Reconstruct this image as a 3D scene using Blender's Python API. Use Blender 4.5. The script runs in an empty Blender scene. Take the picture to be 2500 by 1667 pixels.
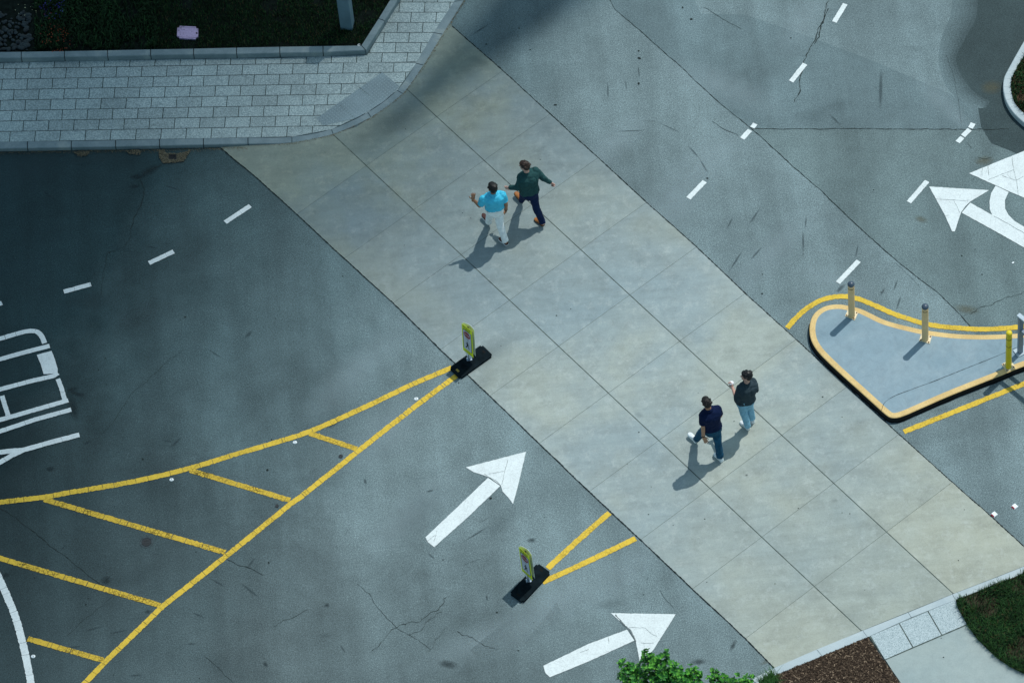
import bpy, bmesh, math, random
from mathutils import Vector, Matrix, noise
from mathutils.geometry import tessellate_polygon
random.seed(7)
R = math.radians
scene = bpy.context.scene
COL = scene.collection

# ------------------------------------------------------------------ camera
F = 13169.4                      # focal length in photo pixels (2500 wide)
CW = ((0.9941043609, -0.0882213223, -0.0630358471),
      (-0.1084274865, -0.8088465798, -0.5779365802),
      (0.0, 0.5813640931, -0.8136435284))     # rows: right, down, forward
CAMP = Vector((0.0, -58.45, 81.8))
cam_d = bpy.data.cameras.new('camera')
cam = bpy.data.objects.new('camera', cam_d)
COL.objects.link(cam)
cam_d.lens = F / 2500 * 36
cam_d.sensor_width = 36
cam_d.clip_start = 1
cam_d.clip_end = 5000
r_, d_, f_ = [Vector(v) for v in CW]
cam.matrix_world = Matrix(((r_.x, -d_.x, -f_.x, CAMP.x), (r_.y, -d_.y, -f_.y, CAMP.y),
                           (r_.z, -d_.z, -f_.z, CAMP.z), (0, 0, 0, 1)))
scene.camera = cam

# ------------------------------------------------------------------ light
SUN_EL, SUN_AZ = R(63), R(47.8)
world = bpy.data.worlds.new('World')
scene.world = world
world.use_nodes = True
wn = world.node_tree
bg = wn.nodes['Background']
sky = wn.nodes.new('ShaderNodeTexSky')
sky.sky_type = 'NISHITA'
sky.sun_disc = False
sky.sun_elevation = SUN_EL
sky.sun_rotation = SUN_AZ
tint = wn.nodes.new('ShaderNodeMix')
tint.data_type = 'RGBA'; tint.blend_type = 'MULTIPLY'
tint.inputs[0].default_value = 1.0
tint.inputs[7].default_value = (0.88, 1.0, 0.84, 1)
wn.links.new(sky.outputs['Color'], tint.inputs[6])
wn.links.new(tint.outputs[2], bg.inputs['Color'])
bg.inputs['Strength'].default_value = 0.15
SUN = Vector((math.sin(SUN_AZ) * math.cos(SUN_EL), math.cos(SUN_AZ) * math.cos(SUN_EL), math.sin(SUN_EL)))
sl = bpy.data.lights.new('sun', 'SUN')
sl.energy = 2.85
sl.angle = R(0.55)
sl.color = (0.985, 1.0, 0.955)
so = bpy.data.objects.new('sun', sl)
COL.objects.link(so)
so.rotation_euler = SUN.to_track_quat('Z', 'Y').to_euler()
scene.view_settings.view_transform = 'Standard'
scene.view_settings.look = 'None'
scene.view_settings.exposure = 0.06
scene.view_settings.gamma = 1

# ------------------------------------------------------------------ helpers
def G(x, y, z=0.0):
    """point of the place, at height z, surveyed from the photo"""
    a, b = (x - 1250) / F, (y - 833.5) / F
    d = Vector((CW[0][i] * a + CW[1][i] * b + CW[2][i] for i in range(3)))
    return CAMP + d * ((z - CAMP.z) / d.z)

def H(base, h):
    return Vector((base.x, base.y, base.z + h))

def crop(pts, ox, oy, s):
    return [(ox + p[0] / s, oy + p[1] / s) for p in pts]

def lin(c):
    c = c / 255.0
    return c / 12.92 if c <= 0.04045 else ((c + 0.055) / 1.055) ** 2.4

def C3(r, g, b):
    return (lin(r), lin(g), lin(b), 1)

def tag(o, label=None, cat=None, group=None, kind=None):
    if label: o['label'] = label
    if cat: o['category'] = cat
    if group: o['group'] = group
    if kind: o['kind'] = kind
    return o

def thing(name, label, cat, loc, group=None):
    o = bpy.data.objects.new(name, None)
    COL.objects.link(o)
    o.location = loc
    o.empty_display_size = 0.2
    return tag(o, label, cat, group)

def base_of(parent):
    v = Vector((0, 0, 0))
    p = parent
    while p is not None:
        v += Vector(p.location)
        p = p.parent
    return v

def obj(name, vf, mat=None, parent=None, smooth=False, loc=None):
    """vf = (verts in world coords, faces) or a bmesh; links it as ONE mesh object"""
    me = bpy.data.meshes.new(name)
    org = base_of(parent) if parent is not None else Vector(loc or (0, 0, 0))
    if isinstance(vf, bmesh.types.BMesh):
        bmesh.ops.recalc_face_normals(vf, faces=vf.faces[:])
        vf.to_mesh(me)
        vf.free()
        me.transform(Matrix.Translation(-org))
    else:
        me.from_pydata([tuple(Vector(v) - org) for v in vf[0]], [], vf[1])
    if mat:
        for m in (mat if isinstance(mat, (list, tuple)) else [mat]):
            me.materials.append(m)
    if smooth:
        me.polygons.foreach_set('use_smooth', [True] * len(me.polygons))
    me.update()
    o = bpy.data.objects.new(name, me)
    COL.objects.link(o)
    if parent is not None:
        o.parent = parent
    else:
        o.location = org
    return o

# ---- materials
def material(name, build, rough=0.85, spec=0.3, metal=0.0):
    m = bpy.data.materials.new(name)
    m.use_nodes = True
    nt = m.node_tree
    b = nt.nodes['Principled BSDF']
    b.inputs['Roughness'].default_value = rough
    b.inputs['Specular IOR Level'].default_value = spec
    b.inputs['Metallic'].default_value = metal
    build(NB(nt), b)
    return m

class NB:
    def __init__(self, nt):
        self.nt = nt
        self.tc = nt.nodes.new('ShaderNodeNewGeometry').outputs['Position']
    def link(self, a, b): self.nt.links.new(a, b)
    def mapped(self, scale=(1, 1, 1), rot=0):
        n = self.nt.nodes.new('ShaderNodeMapping')
        n.inputs['Scale'].default_value = scale
        n.inputs['Rotation'].default_value = (0, 0, rot)
        self.link(self.tc, n.inputs['Vector'])
        return n.outputs[0]
    def noise(self, scale, detail=3, rough=0.55, vec=None, dist=0):
        n = self.nt.nodes.new('ShaderNodeTexNoise')
        n.inputs['Scale'].default_value = scale
        n.inputs['Detail'].default_value = detail
        n.inputs['Roughness'].default_value = rough
        n.inputs['Distortion'].default_value = dist
        self.link(vec or self.tc, n.inputs['Vector'])
        return n.outputs['Fac']
    def voro(self, scale, out='Distance', vec=None, feat='F1'):
        n = self.nt.nodes.new('ShaderNodeTexVoronoi')
        n.feature = feat
        n.inputs['Scale'].default_value = scale
        self.link(vec or self.tc, n.inputs['Vector'])
        return n.outputs[out]
    def ramp(self, fac, stops):
        n = self.nt.nodes.new('ShaderNodeValToRGB')
        el = n.color_ramp.elements
        while len(el) < len(stops): el.new(0.5)
        for e, (p, c) in zip(el, stops):
            e.position = p
            e.color = c if isinstance(c, (tuple, list)) else (c, c, c, 1)
        self.link(fac, n.inputs['Fac'])
        return n.outputs['Color']
    def mix(self, fac, a, b, mode='MIX'):
        n = self.nt.nodes.new('ShaderNodeMix')
        n.data_type = 'RGBA'
        n.blend_type = mode
        for sock, v in ((n.inputs[0], fac), (n.inputs[6], a), (n.inputs[7], b)):
            if isinstance(v, (int, float)): sock.default_value = v
            elif isinstance(v, (tuple, list)): sock.default_value = v
            else: self.link(v, sock)
        return n.outputs[2]
    def math(self, op, a, b=0.0):
        n = self.nt.nodes.new('ShaderNodeMath')
        n.operation = op
        for s, v in ((n.inputs[0], a), (n.inputs[1], b)):
            if isinstance(v, (int, float)): s.default_value = v
            else: self.link(v, s)
        return n.outputs[0]
    def attr(self, name):
        n = self.nt.nodes.new('ShaderNodeAttribute')
        n.attribute_name = name
        return n.outputs['Fac']
    def along(self, p0, p1):
        d = p1 - p0
        L2 = d.length_squared
        dp = self.nt.nodes.new('ShaderNodeVectorMath'); dp.operation = 'DOT_PRODUCT'
        self.link(self.tc, dp.inputs[0]); dp.inputs[1].default_value = (d.x / L2, d.y / L2, 0)
        return self.math('SUBTRACT', dp.outputs['Value'], p0.dot(d) / L2)
    def bump(self, b, h, strength=0.3, dist=0.01):
        n = self.nt.nodes.new('ShaderNodeBump')
        n.inputs['Strength'].default_value = strength
        n.inputs['Distance'].default_value = dist
        self.link(h, n.inputs['Height'])
        self.link(n.outputs[0], b.inputs['Normal'])

def plain(name, col, rough=0.7, spec=0.3, metal=0.0, var=0.12, scale=18):
    def f(n, b):
        d = tuple(c * (1 - var) for c in col[:3]) + (1,)
        l = tuple(min(1, c * (1 + var)) for c in col[:3]) + (1,)
        k = n.ramp(n.noise(scale, 4), [(0.3, d), (0.7, l)])
        n.link(k, b.inputs['Base Color'])
    return material(name, f, rough, spec, metal)

def asphalt(name, dark, light, chip=0.5, mott=1.0, bands=True, darken_left=False):
    def f(n, b):
        fine = n.noise(58, 2, 0.9)
        med = n.noise(27, 3, 0.7)
        base = n.ramp(n.mix(0.25, fine, med), [(0.36, tuple(c * 0.66 for c in dark[:3]) + (1,)), (0.49, n_mid(dark, light)), (0.63, tuple(c * 1.35 for c in light[:3]) + (1,))])
        chips = n.ramp(n.voro(44), [(0.0, 1.0), (0.20, 1.0), (0.30, 0.0)])
        sel = n.ramp(n.noise(29, 1), [(0.54, 0.0), (0.62, 1.0)])
        c = n.mix(n.math('MULTIPLY', n.math('MULTIPLY', chips, sel), chip * 0.95), base, tuple(min(1, v * 2.2) for v in light[:3]) + (1,))
        m1 = n.ramp(n.noise(0.42, 5, 0.6, dist=0.4), [(0.32, 0.80), (0.5, 0.98), (0.68, 1.12)])
        m2 = n.ramp(n.noise(2.6, 6, 0.68), [(0.3, 0.88), (0.55, 1.0), (0.75, 1.09)])
        c = n.mix(1.0, c, m1, 'MULTIPLY')
        c = n.mix(1.0, c, m2, 'MULTIPLY')
        if bands:   # wheel-worn streaks along the lanes
            st = n.ramp(n.noise(1.0, 3, 0.55, vec=n.mapped((1.3, 0.14, 1), R(41))), [(0.35, 0.84), (0.62, 1.12)])
            c = n.mix(0.9, c, st, 'MULTIPLY')
        if darken_left:     # gradually darker and tealer towards the left, then again towards the lower left
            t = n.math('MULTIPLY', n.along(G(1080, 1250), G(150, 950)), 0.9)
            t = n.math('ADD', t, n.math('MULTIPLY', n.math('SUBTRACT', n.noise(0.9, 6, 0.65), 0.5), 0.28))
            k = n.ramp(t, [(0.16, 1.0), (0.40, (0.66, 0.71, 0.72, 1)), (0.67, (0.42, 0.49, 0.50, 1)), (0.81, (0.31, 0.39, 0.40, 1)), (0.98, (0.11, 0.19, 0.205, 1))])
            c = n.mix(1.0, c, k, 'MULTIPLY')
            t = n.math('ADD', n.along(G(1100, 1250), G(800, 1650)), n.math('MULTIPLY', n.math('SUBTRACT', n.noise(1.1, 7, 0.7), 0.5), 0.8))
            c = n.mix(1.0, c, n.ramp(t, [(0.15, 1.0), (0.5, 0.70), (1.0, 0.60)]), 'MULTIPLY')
        n.link(c, b.inputs['Base Color'])
        n.bump(b, n.math('ADD', fine, n.math('MULTIPLY', med, 0.5)), 0.5, 0.006)
    return material(name, f, 0.88, 0.25)

def n_mid(a, b):
    return tuple((x + y) / 2 for x, y in zip(a, b))

M_asph = asphalt('asphalt', (0.110, 0.150, 0.158, 1), (0.190, 0.250, 0.263, 1), darken_left=True)
M_asph_b = asphalt('asphalt_pale', (0.104, 0.144, 0.153, 1), (0.178, 0.236, 0.250, 1))
M_asph_dark = asphalt('asphalt_blue', (0.090, 0.129, 0.140, 1), (0.144, 0.197, 0.211, 1), 0.35)
M_asph_green = asphalt('asphalt_green', (0.092, 0.128, 0.133, 1), (0.150, 0.202, 0.208, 1), 0.35)
M_asph_smooth = asphalt('asphalt_smooth', (0.036, 0.056, 0.060, 1), (0.050, 0.074, 0.078, 1), 0.15, bands=False)

def concrete_f(n, b):
    big = n.ramp(n.noise(0.34, 5, 0.55), [(0.36, (0.262, 0.328, 0.345, 1)), (0.50, (0.292, 0.346, 0.348, 1)), (0.64, (0.348, 0.382, 0.345, 1))])
    # towards the lower kerb the slabs are warmer
    big = n.mix(n.ramp(n.math('ADD', n.along(G(1700, 1000), G(2150, 1500)), n.math('MULTIPLY', n.math('SUBTRACT', n.noise(0.8, 5), 0.5), 1.2)), [(0.0, 0.0), (1.0, 0.75)]), big, (0.355, 0.372, 0.312, 1))
    c = n.mix(1.0, big, n.ramp(n.noise(1.5, 8, 0.70), [(0.30, 0.83), (0.5, 1.0), (0.70, 1.09)]), 'MULTIPLY')
    # broom and tyre streaks across the slabs
    st = n.ramp(n.noise(1.6, 7, 0.7, vec=n.mapped((0.55, 3.4, 1), R(-33))), [(0.33, 0.90), (0.52, 1.0), (0.70, 1.06)])
    c = n.mix(1.0, c, st, 'MULTIPLY')
    wisp = n.ramp(n.noise(3.8, 11, 0.80), [(0.51, 0.0), (0.68, 0.46)])
    c = n.mix(wisp, c, (0.50, 0.54, 0.52, 1))
    dk = n.ramp(n.noise(5.0, 10, 0.8), [(0.32, 0.86), (0.45, 1.0)])
    c = n.mix(1.0, c, dk, 'MULTIPLY')
    fine = n.ramp(n.noise(55, 3, 0.85), [(0.3, 0.88), (0.7, 1.11)])
    c = n.mix(1.0, c, fine, 'MULTIPLY')
    c = n.mix(1.0, c, n.ramp(n.attr('tone'), [(0.0, (0.88, 0.905, 0.93, 1)), (0.5, (0.95, 0.955, 0.96, 1)), (1.0, (1.04, 1.015, 0.98, 1))]), 'MULTIPLY')
    spots = n.ramp(n.voro(1.3), [(0.0, 0.45), (0.014, 0.55), (0.022, 1.0)])
    c = n.mix(1.0, c, spots, 'MULTIPLY')
    # darker towards the upper end of the crossing, broken up by noise
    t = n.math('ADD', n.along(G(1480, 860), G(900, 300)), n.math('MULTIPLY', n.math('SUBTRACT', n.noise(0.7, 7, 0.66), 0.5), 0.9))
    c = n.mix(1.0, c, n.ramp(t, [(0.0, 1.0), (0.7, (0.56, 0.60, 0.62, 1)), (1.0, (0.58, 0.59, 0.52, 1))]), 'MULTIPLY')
    n.link(c, b.inputs['Base Color'])
    n.bump(b, fine, 0.12, 0.003)
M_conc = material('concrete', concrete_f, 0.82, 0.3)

def granite_f(n, b):
    base = n.ramp(n.noise(46, 2, 0.9), [(0.36, (0.175, 0.235, 0.245, 1)), (0.5, (0.285, 0.355, 0.362, 1)), (0.64, (0.44, 0.52, 0.52, 1))])
    w = n.ramp(n.noise(20, 4, 0.8, dist=1.5), [(0.38, 0.86), (0.62, 1.12)])
    c = n.mix(1.0, base, w, 'MULTIPLY')
    c = n.mix(1.0, c, n.ramp(n.attr('tone'), [(0.0, 0.86), (1.0, 1.05)]), 'MULTIPLY')
    c = n.mix(1.0, c, n.ramp(n.noise(0.9, 4), [(0.35, 0.88), (0.65, 1.06)]), 'MULTIPLY')
    n.link(c, b.inputs['Base Color'])
    n.bump(b, n.noise(75, 2, 0.8), 0.3, 0.003)
M_granite = material('granite_paver', granite_f, 0.8, 0.3)

def kerb_f(n, b):
    c = n.ramp(n.noise(1.8, 6, 0.65, dist=0.8), [(0.3, (0.115, 0.165, 0.185, 1)), (0.55, (0.175, 0.230, 0.250, 1)), (0.72, (0.26, 0.305, 0.30, 1))])
    c = n.mix(1.0, c, n.ramp(n.noise(60, 2, 0.7), [(0.3, 0.86), (0.7, 1.1)]), 'MULTIPLY')
    n.link(c, b.inputs['Base Color'])
M_kerb = material('granite_kerb', kerb_f, 0.8, 0.3)
def kerb_light_f(n, b):
    c = n.ramp(n.noise(1.8, 6, 0.65, dist=0.8), [(0.3, (0.36, 0.43, 0.46, 1)), (0.7, (0.47, 0.53, 0.55, 1))])
    c = n.mix(1.0, c, n.ramp(n.noise(60, 2, 0.7), [(0.3, 0.9), (0.7, 1.06)]), 'MULTIPLY')
    n.link(c, b.inputs['Base Color'])
M_kerb_light = material('pale_kerb', kerb_light_f, 0.8, 0.3)
M_joint = plain('joint_dirt', (0.085, 0.108, 0.098, 1), 0.95, 0.1, var=0.5, scale=9)
M_crack = plain('crack', (0.020, 0.028, 0.028, 1), 0.95, 0.1, var=0.4, scale=14)

def paint_f(col, wear, net=0.0):
    def f(n, b):
        k = n.ramp(n.noise(34, 4, 0.7), [(0.32, tuple(c * 0.84 for c in col[:3]) + (1,)), (0.55, col)])
        d = n.ramp(n.noise(3.0, 5, 0.6), [(0.3, 0.90), (0.6, 1.0)])
        c = n.mix(1.0, k, d, 'MULTIPLY')
        sp = n.ramp(n.noise(58, 3, 0.75), [(0.30 + wear, 0.42), (0.36 + wear, 1.0)])
        c = n.mix(1.0, c, sp, 'MULTIPLY')
        cr = n.ramp(n.voro(6.5, vec=None, feat='DISTANCE_TO_EDGE'), [(0.0, 0.55), (0.012, 1.0)])
        c = n.mix(0.55, c, cr, 'MULTIPLY')
        if net:
            n2 = n.ramp(n.voro(17, feat='DISTANCE_TO_EDGE'), [(0.0, 0.25), (0.07, 0.45), (0.11, 1.0)])
            pt = n.ramp(n.noise(2.4, 3), [(0.42, 0.0), (0.60, net)])
            c = n.mix(pt, c, n2, 'MULTIPLY')
        n.link(c, b.inputs['Base Color'])
    return f
M_white = material('white_road_paint', paint_f((0.70, 0.755, 0.76, 1), 0.0), 0.7)
M_yellow_worn = None
M_yellow = material('yellow_road_paint', paint_f((0.74, 0.495, 0.052, 1), 0.015, 0.45), 0.75)
M_yellow_worn = material('worn_yellow_paint', paint_f((0.68, 0.45, 0.050, 1), 0.05, 1.0), 0.8)

def stain_mat(name, col, op, scale=7.0, thr=(0.35, 0.75)):
    m = bpy.data.materials.new(name)
    m.use_nodes = True
    nt = m.node_tree
    b = nt.nodes['Principled BSDF']
    b.inputs['Base Color'].default_value = col
    b.inputs['Roughness'].default_value = 0.9
    b.inputs['Specular IOR Level'].default_value = 0.1
    n = NB(nt)
    uv = nt.nodes.new('ShaderNodeUVMap')
    sub = nt.nodes.new('ShaderNodeVectorMath'); sub.operation = 'SUBTRACT'
    sub.inputs[1].default_value = (0.5, 0.5, 0)
    nt.links.new(uv.outputs[0], sub.inputs[0])
    ln = nt.nodes.new('ShaderNodeVectorMath'); ln.operation = 'LENGTH'
    nt.links.new(sub.outputs[0], ln.inputs[0])
    rad = n.math('SUBTRACT', 1.0, n.math('MULTIPLY', ln.outputs['Value'], 2.0))
    nz = n.noise(scale, 5, 0.65)
    v = n.math('MULTIPLY', rad, n.math('ADD', nz, 0.35))
    a = n.ramp(v, [(thr[0] * 0.6, 0.0), (thr[1] * 0.8, 1.0)])
    n.link(n.math('MULTIPLY', a, op), b.inputs['Alpha'])
    return m
M_stain = stain_mat('dark_stain', (0.025, 0.036, 0.040, 1), 0.50, 15.0, (0.35, 0.9))
M_stain_soft = stain_mat('soft_stain', (0.06, 0.085, 0.092, 1), 0.20, 3.0, (0.10, 1.25))
M_pale = stain_mat('pale_wear', (0.36, 0.45, 0.48, 1), 0.30, 2.2, (0.05, 1.15))
M_rust = stain_mat('brown_stain', (0.14, 0.13, 0.08, 1), 0.35, 12.0, (0.2, 0.8))
M_damp = stain_mat('damp_concrete', (0.13, 0.165, 0.165, 1), 0.22, 3.0, (0.15, 1.1))

# ---- geometry helpers
def poly_mesh(pts3, z=None):
    P = [Vector(p) for p in pts3]
    tri = tessellate_polygon([[Vector((p.x, p.y, 0)) for p in P]])
    out = []
    for t in tri:
        a, b, c = (P[i] for i in t)
        k = (b.x - a.x) * (c.y - a.y) - (b.y - a.y) * (c.x - a.x)
        if abs(k) < 1e-10: continue
        out.append(list(t) if k > 0 else [t[0], t[2], t[1]])
    return P, out

def merge(list_vf):
    V, Fc = [], []
    for v, f in list_vf:
        o = len(V)
        V += list(v)
        Fc += [[i + o for i in q] for q in f]
    return V, Fc

def ragged(pts, amp, step=0.03):
    out = []
    n = len(pts)
    for i in range(n):
        a, b = pts[i], pts[(i + 1) % n]
        L = (b - a).length
        k = max(1, int(L / step))
        t = (b - a).normalized()
        nrm = Vector((-t.y, t.x, 0))
        for j in range(k):
            p = a.lerp(b, j / k)
            if j:
                dc = min(j, k - j) / k * L
                p = p + nrm * max(-2 * amp, min(2 * amp, random.gauss(0, amp))) * min(1.0, max(0.0, dc - 0.03) / 0.12)
            out.append(p)
    return out

def catmull(P, sub=6):
    if len(P) < 3: return list(P)
    Q = [P[0] + (P[0] - P[1])] + list(P) + [P[-1] + (P[-1] - P[-2])]
    out = []
    for i in range(1, len(Q) - 2):
        p0, p1, p2, p3 = Q[i - 1:i + 3]
        for j in range(sub):
            t = j / sub
            out.append(0.5 * ((2 * p1) + (p2 - p0) * t + (2 * p0 - 5 * p1 + 4 * p2 - p3) * t * t + (3 * p1 - p0 - 3 * p2 + p3) * t ** 3))
    out.append(P[-1])
    return out

def path_eval(P):
    acc = [0]
    for a, b in zip(P, P[1:]): acc.append(acc[-1] + (b - a).length)
    def ev(s):
        s = max(0, min(acc[-1], s))
        for i in range(len(P) - 1):
            if s <= acc[i + 1] or i == len(P) - 2:
                t = (s - acc[i]) / max(1e-9, acc[i + 1] - acc[i])
                d = (P[i + 1] - P[i]).normalized()
                return P[i].lerp(P[i + 1], t), Vector((-d.y, d.x, 0))
    return ev, acc[-1]

def ribbon(P, width, z, gap=0.0060, lo=0.04, hi=0.26, amp=0.004, miss=0.0, solid=False):
    """painted line laid along P, broken by the hairline cracks of the road"""
    P = [Vector((p.x, p.y, z)) for p in P]
    ev, L = path_eval(P)
    out = []
    s = 0
    wl, wr = width / 2, width / 2
    while s < L - 0.01:
        seg = L if solid else random.uniform(lo, hi) * random.choice((1, 1, 1.6))
        e = min(L, s + seg)
        n = max(1, int((e - s) / 0.03))
        lft, rgt = [], []
        skew = random.gauss(0, 0.006)
        for j in range(n + 1):
            p, nr = ev(s + (e - s) * j / n)
            lft.append(p + nr * (wl + random.gauss(0, amp)))
            rgt.append(p - nr * (wr + random.gauss(0, amp)))
        if random.random() >= miss:
            V = lft + rgt
            k = n + 1
            out.append((V, [[j, j + k, j + k + 1, j + 1] for j in range(n)]))
        s = e + (0 if solid else abs(random.gauss(gap, gap * 0.5)))
    return merge(out)

def crack(pts, width=0.008, z=0.004, jit=0.012, step=0.05, taper=False):
    P = [Vector((p.x, p.y, z)) for p in pts]
    ev, L = path_eval(P)
    n = max(2, int(L / step))
    lf, rt = [], []
    off = 0
    for j in range(n + 1):
        p, nr = ev(L * j / n)
        off = off * 0.75 + random.gauss(0, jit)
        w = width * random.uniform(0.35, 1.3) * (math.sin(math.pi * (0.08 + 0.88 * j / n)) if taper else 1)
        lf.append(p + nr * (off + w / 2))
        rt.append(p + nr * (off - w / 2))
    k = n + 1
    return lf + rt, [[j, j + k, j + k + 1, j + 1] for j in range(n)]

_dz = [0]
def decal(name, px, py, L, W, ang, mat, parent, z=0.002):
    """thin film of dirt on the ground; L, W metres, ang degrees on the ground"""
    c = G(px, py, 0)
    u = Vector((math.cos(R(ang)), math.sin(R(ang)), 0))
    v = Vector((-u.y, u.x, 0))
    _dz[0] += 1
    c = Vector((c.x, c.y, z + _dz[0] * 0.000004))
    V = [c - u * L / 2 - v * W / 2, c + u * L / 2 - v * W / 2, c + u * L / 2 + v * W / 2, c - u * L / 2 + v * W / 2]
    o = obj(name, (V, [(0, 1, 2, 3)]), mat, parent)
    uvl = o.data.uv_layers.new(name='UVMap')
    for i, uv in enumerate(((0, 0), (1, 0), (1, 1), (0, 1))): uvl.data[i].uv = uv
    return o

def clip_poly(subj, quad):
    """Sutherland-Hodgman of 2D polygon subj by convex quad (ccw)"""
    out = subj
    for i in range(len(quad)):
        a, b = quad[i], quad[(i + 1) % len(quad)]
        if not out: return []
        inp, out = out, []
        def side(p): return (b[0] - a[0]) * (p[1] - a[1]) - (b[1] - a[1]) * (p[0] - a[0])
        for j in range(len(inp)):
            p, q = inp[j], inp[(j + 1) % len(inp)]
            sp, sq = side(p), side(q)
            if sp >= 0: out.append(p)
            if (sp >= 0) != (sq >= 0):
                t = sp / (sp - sq)
                out.append((p[0] + (q[0] - p[0]) * t, p[1] + (q[1] - p[1]) * t))
    return out

def area2(p):
    return sum(p[i][0] * p[(i + 1) % len(p)][1] - p[(i + 1) % len(p)][0] * p[i][1] for i in range(len(p))) / 2

def tiles_obj(name, quads, region, conv, mat, parent=None):
    """quads and region in 2D; conv(x,y)->Vector; per tile tone attribute"""
    if area2(region) < 0: region = region[::-1]
    V, Fc, T = [], [], []
    for q in quads:
        if area2(q) < 0: q = q[::-1]
        c = clip_poly(region, q)
        if len(c) < 3 or abs(area2(c)) < 1e-4 * abs(area2(q)): continue
        o = len(V)
        V += [conv(*p) for p in c]
        Fc.append(list(range(o, o + len(c))))
        T.append(random.random())
    ob = obj(name, (V, Fc), mat, parent)
    me = ob.data
    at = me.attributes.new('tone', 'FLOAT', 'FACE')
    for i, t in enumerate(T): at.data[i].value = t
    bm = bmesh.new(); bm.from_mesh(me)
    bmesh.ops.triangulate(bm, faces=bm.faces[:])
    for f in bm.faces:
        f.normal_update()
        if f.normal.z < 0: f.normal_flip()
    bm.to_mesh(me); bm.free()
    return ob

def cone(bm, a, b, ra, rb=None, seg=14, round_=False):
    rb = ra if rb is None else rb
    a, b = Vector(a), Vector(b)
    d = b - a
    L = d.length
    if L < 1e-6: return
    q = d.to_track_quat('Z', 'Y').to_matrix().to_4x4()
    bmesh.ops.create_cone(bm, cap_ends=True, cap_tris=False, segments=seg, radius1=ra, radius2=rb, depth=L,
                          matrix=Matrix.Translation((a + b) / 2) @ q)
    if round_:
        for p, r in ((a, ra), (b, rb)):
            bmesh.ops.create_uvsphere(bm, u_segments=seg, v_segments=8, radius=r, matrix=Matrix.Translation(p))

def ell(bm, c, ax, seg=18):
    m = Matrix.Identity(4)
    for i in range(3):
        for j in range(3): m[j][i] = ax[i][j]
    bmesh.ops.create_uvsphere(bm, u_segments=seg, v_segments=12, radius=1.0, matrix=Matrix.Translation(c) @ m)

def box(bm, c, ux, uy, uz):
    """box centred at c with half-extent vectors"""
    c, ux, uy, uz = Vector(c), Vector(ux), Vector(uy), Vector(uz)
    vs = [bm.verts.new(c + ux * i + uy * j + uz * k) for i in (-1, 1) for j in (-1, 1) for k in (-1, 1)]
    for q in ((0, 1, 3, 2), (4, 6, 7, 5), (0, 4, 5, 1), (2, 3, 7, 6), (0, 2, 6, 4), (1, 5, 7, 3)):
        bm.faces.new([vs[i] for i in q])

def bevel(o, w=0.005, seg=2):
    m = o.modifiers.new('bevel', 'BEVEL')
    m.width = w
    m.segments = seg
    m.limit_method = 'ANGLE'
    return o

def remesh(name, bm, mat, parent, voxel=0.008, smooth=4, disp=0.0, dscale=9.0, loc=None, vert_fn=None):
    bmesh.ops.recalc_face_normals(bm, faces=bm.faces[:])
    me = bpy.data.meshes.new('tmp')
    bm.to_mesh(me); bm.free()
    t = bpy.data.objects.new('tmp', me)
    COL.objects.link(t)
    md = t.modifiers.new('r', 'REMESH')
    md.mode = 'VOXEL'; md.voxel_size = voxel; md.adaptivity = 0
    sm = t.modifiers.new('s', 'SMOOTH'); sm.factor = 0.5; sm.iterations = smooth
    dg = bpy.context.evaluated_depsgraph_get()
    me2 = bpy.data.meshes.new_from_object(t.evaluated_get(dg))
    bpy.data.objects.remove(t); bpy.data.meshes.remove(me)
    me2.name = name
    if disp:
        nrm = [v.normal.copy() for v in me2.vertices]
        for v, n in zip(me2.vertices, nrm):
            p = v.co * dscale
            h = noise.noise(Vector((p.x, p.y, p.z * 0.55))) + 0.5 * noise.noise(p * 2.3 + Vector((3, 1, 7)))
            r = abs(noise.noise(Vector((p.x * 0.8 + 5, p.y * 0.8, p.z * 0.4))))
            v.co += n * disp * (h - 0.8 * (1 - 4 * r if r < 0.25 else 0))
    org = base_of(parent) if parent is not None else Vector(loc)
    me2.transform(Matrix.Translation(-org))
    me2.materials.clear()
    me2.materials.append(mat)
    me2.polygons.foreach_set('use_smooth', [True] * len(me2.polygons))
    o = bpy.data.objects.new(name, me2)
    COL.objects.link(o)
    if parent is not None: o.parent = parent
    else: o.location = org
    return o

# ------------------------------------------------------------------ ground, road
def big_plane():
    n, s = 60, 300
    return [(-s, -s, 0), (s, -s, 0), (s, s, 0), (-s, s, 0)], [(0, 1, 2, 3)]
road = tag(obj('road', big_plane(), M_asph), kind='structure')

def flat(pts, z): return [G(x, y, 0) + Vector((0, 0, z)) for x, y in pts]
def sheet(name, pts, z, mat, parent=None, rag=0.0, kind=None, step=0.05):
    P = flat(pts, z)
    if rag: P = ragged(P, rag, step)
    o = obj(name, poly_mesh(P), mat, parent)
    if kind: tag(o, kind=kind)
    return o

# older and newer areas of asphalt
cr3 = lambda p: crop(p, 1660, 0, 2.8)
LONG = [(1475, -30), (1500, 22), (1530, 48), (1580, 92), (1660, 162), (1700, 200), (1760, 255), (1833, 313), (1880, 355),
        (1940, 410), (2000, 462), (2050, 510), (2102, 560), (2160, 613), (2220, 662), (2290, 715), (2345, 770), (2372, 800)]
sheet('asphalt_patch', LONG + [(2500, 1000), (3400, 1400), (3400, -700), (1300, -700)], 0.0006, M_asph_dark, road)
sheet('asphalt_patch', cr3([(500, 882), (1000, 884), (1600, 884), (2250, 888)]) + [(3400, 317), (3400, 1400), (2500, 1000)] + LONG[:6:-1], 0.0009, M_asph_green, road)
sheet('asphalt_patch', [(1560, -300), (1711, 35), (1815, 36), (1900, 64), (1985, 94), (2060, 122), (2150, 157), (2250, 200), (2330, 235), (2390, 120), (2440, -300)], 0.0012,
      M_asph_b, road)
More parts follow.
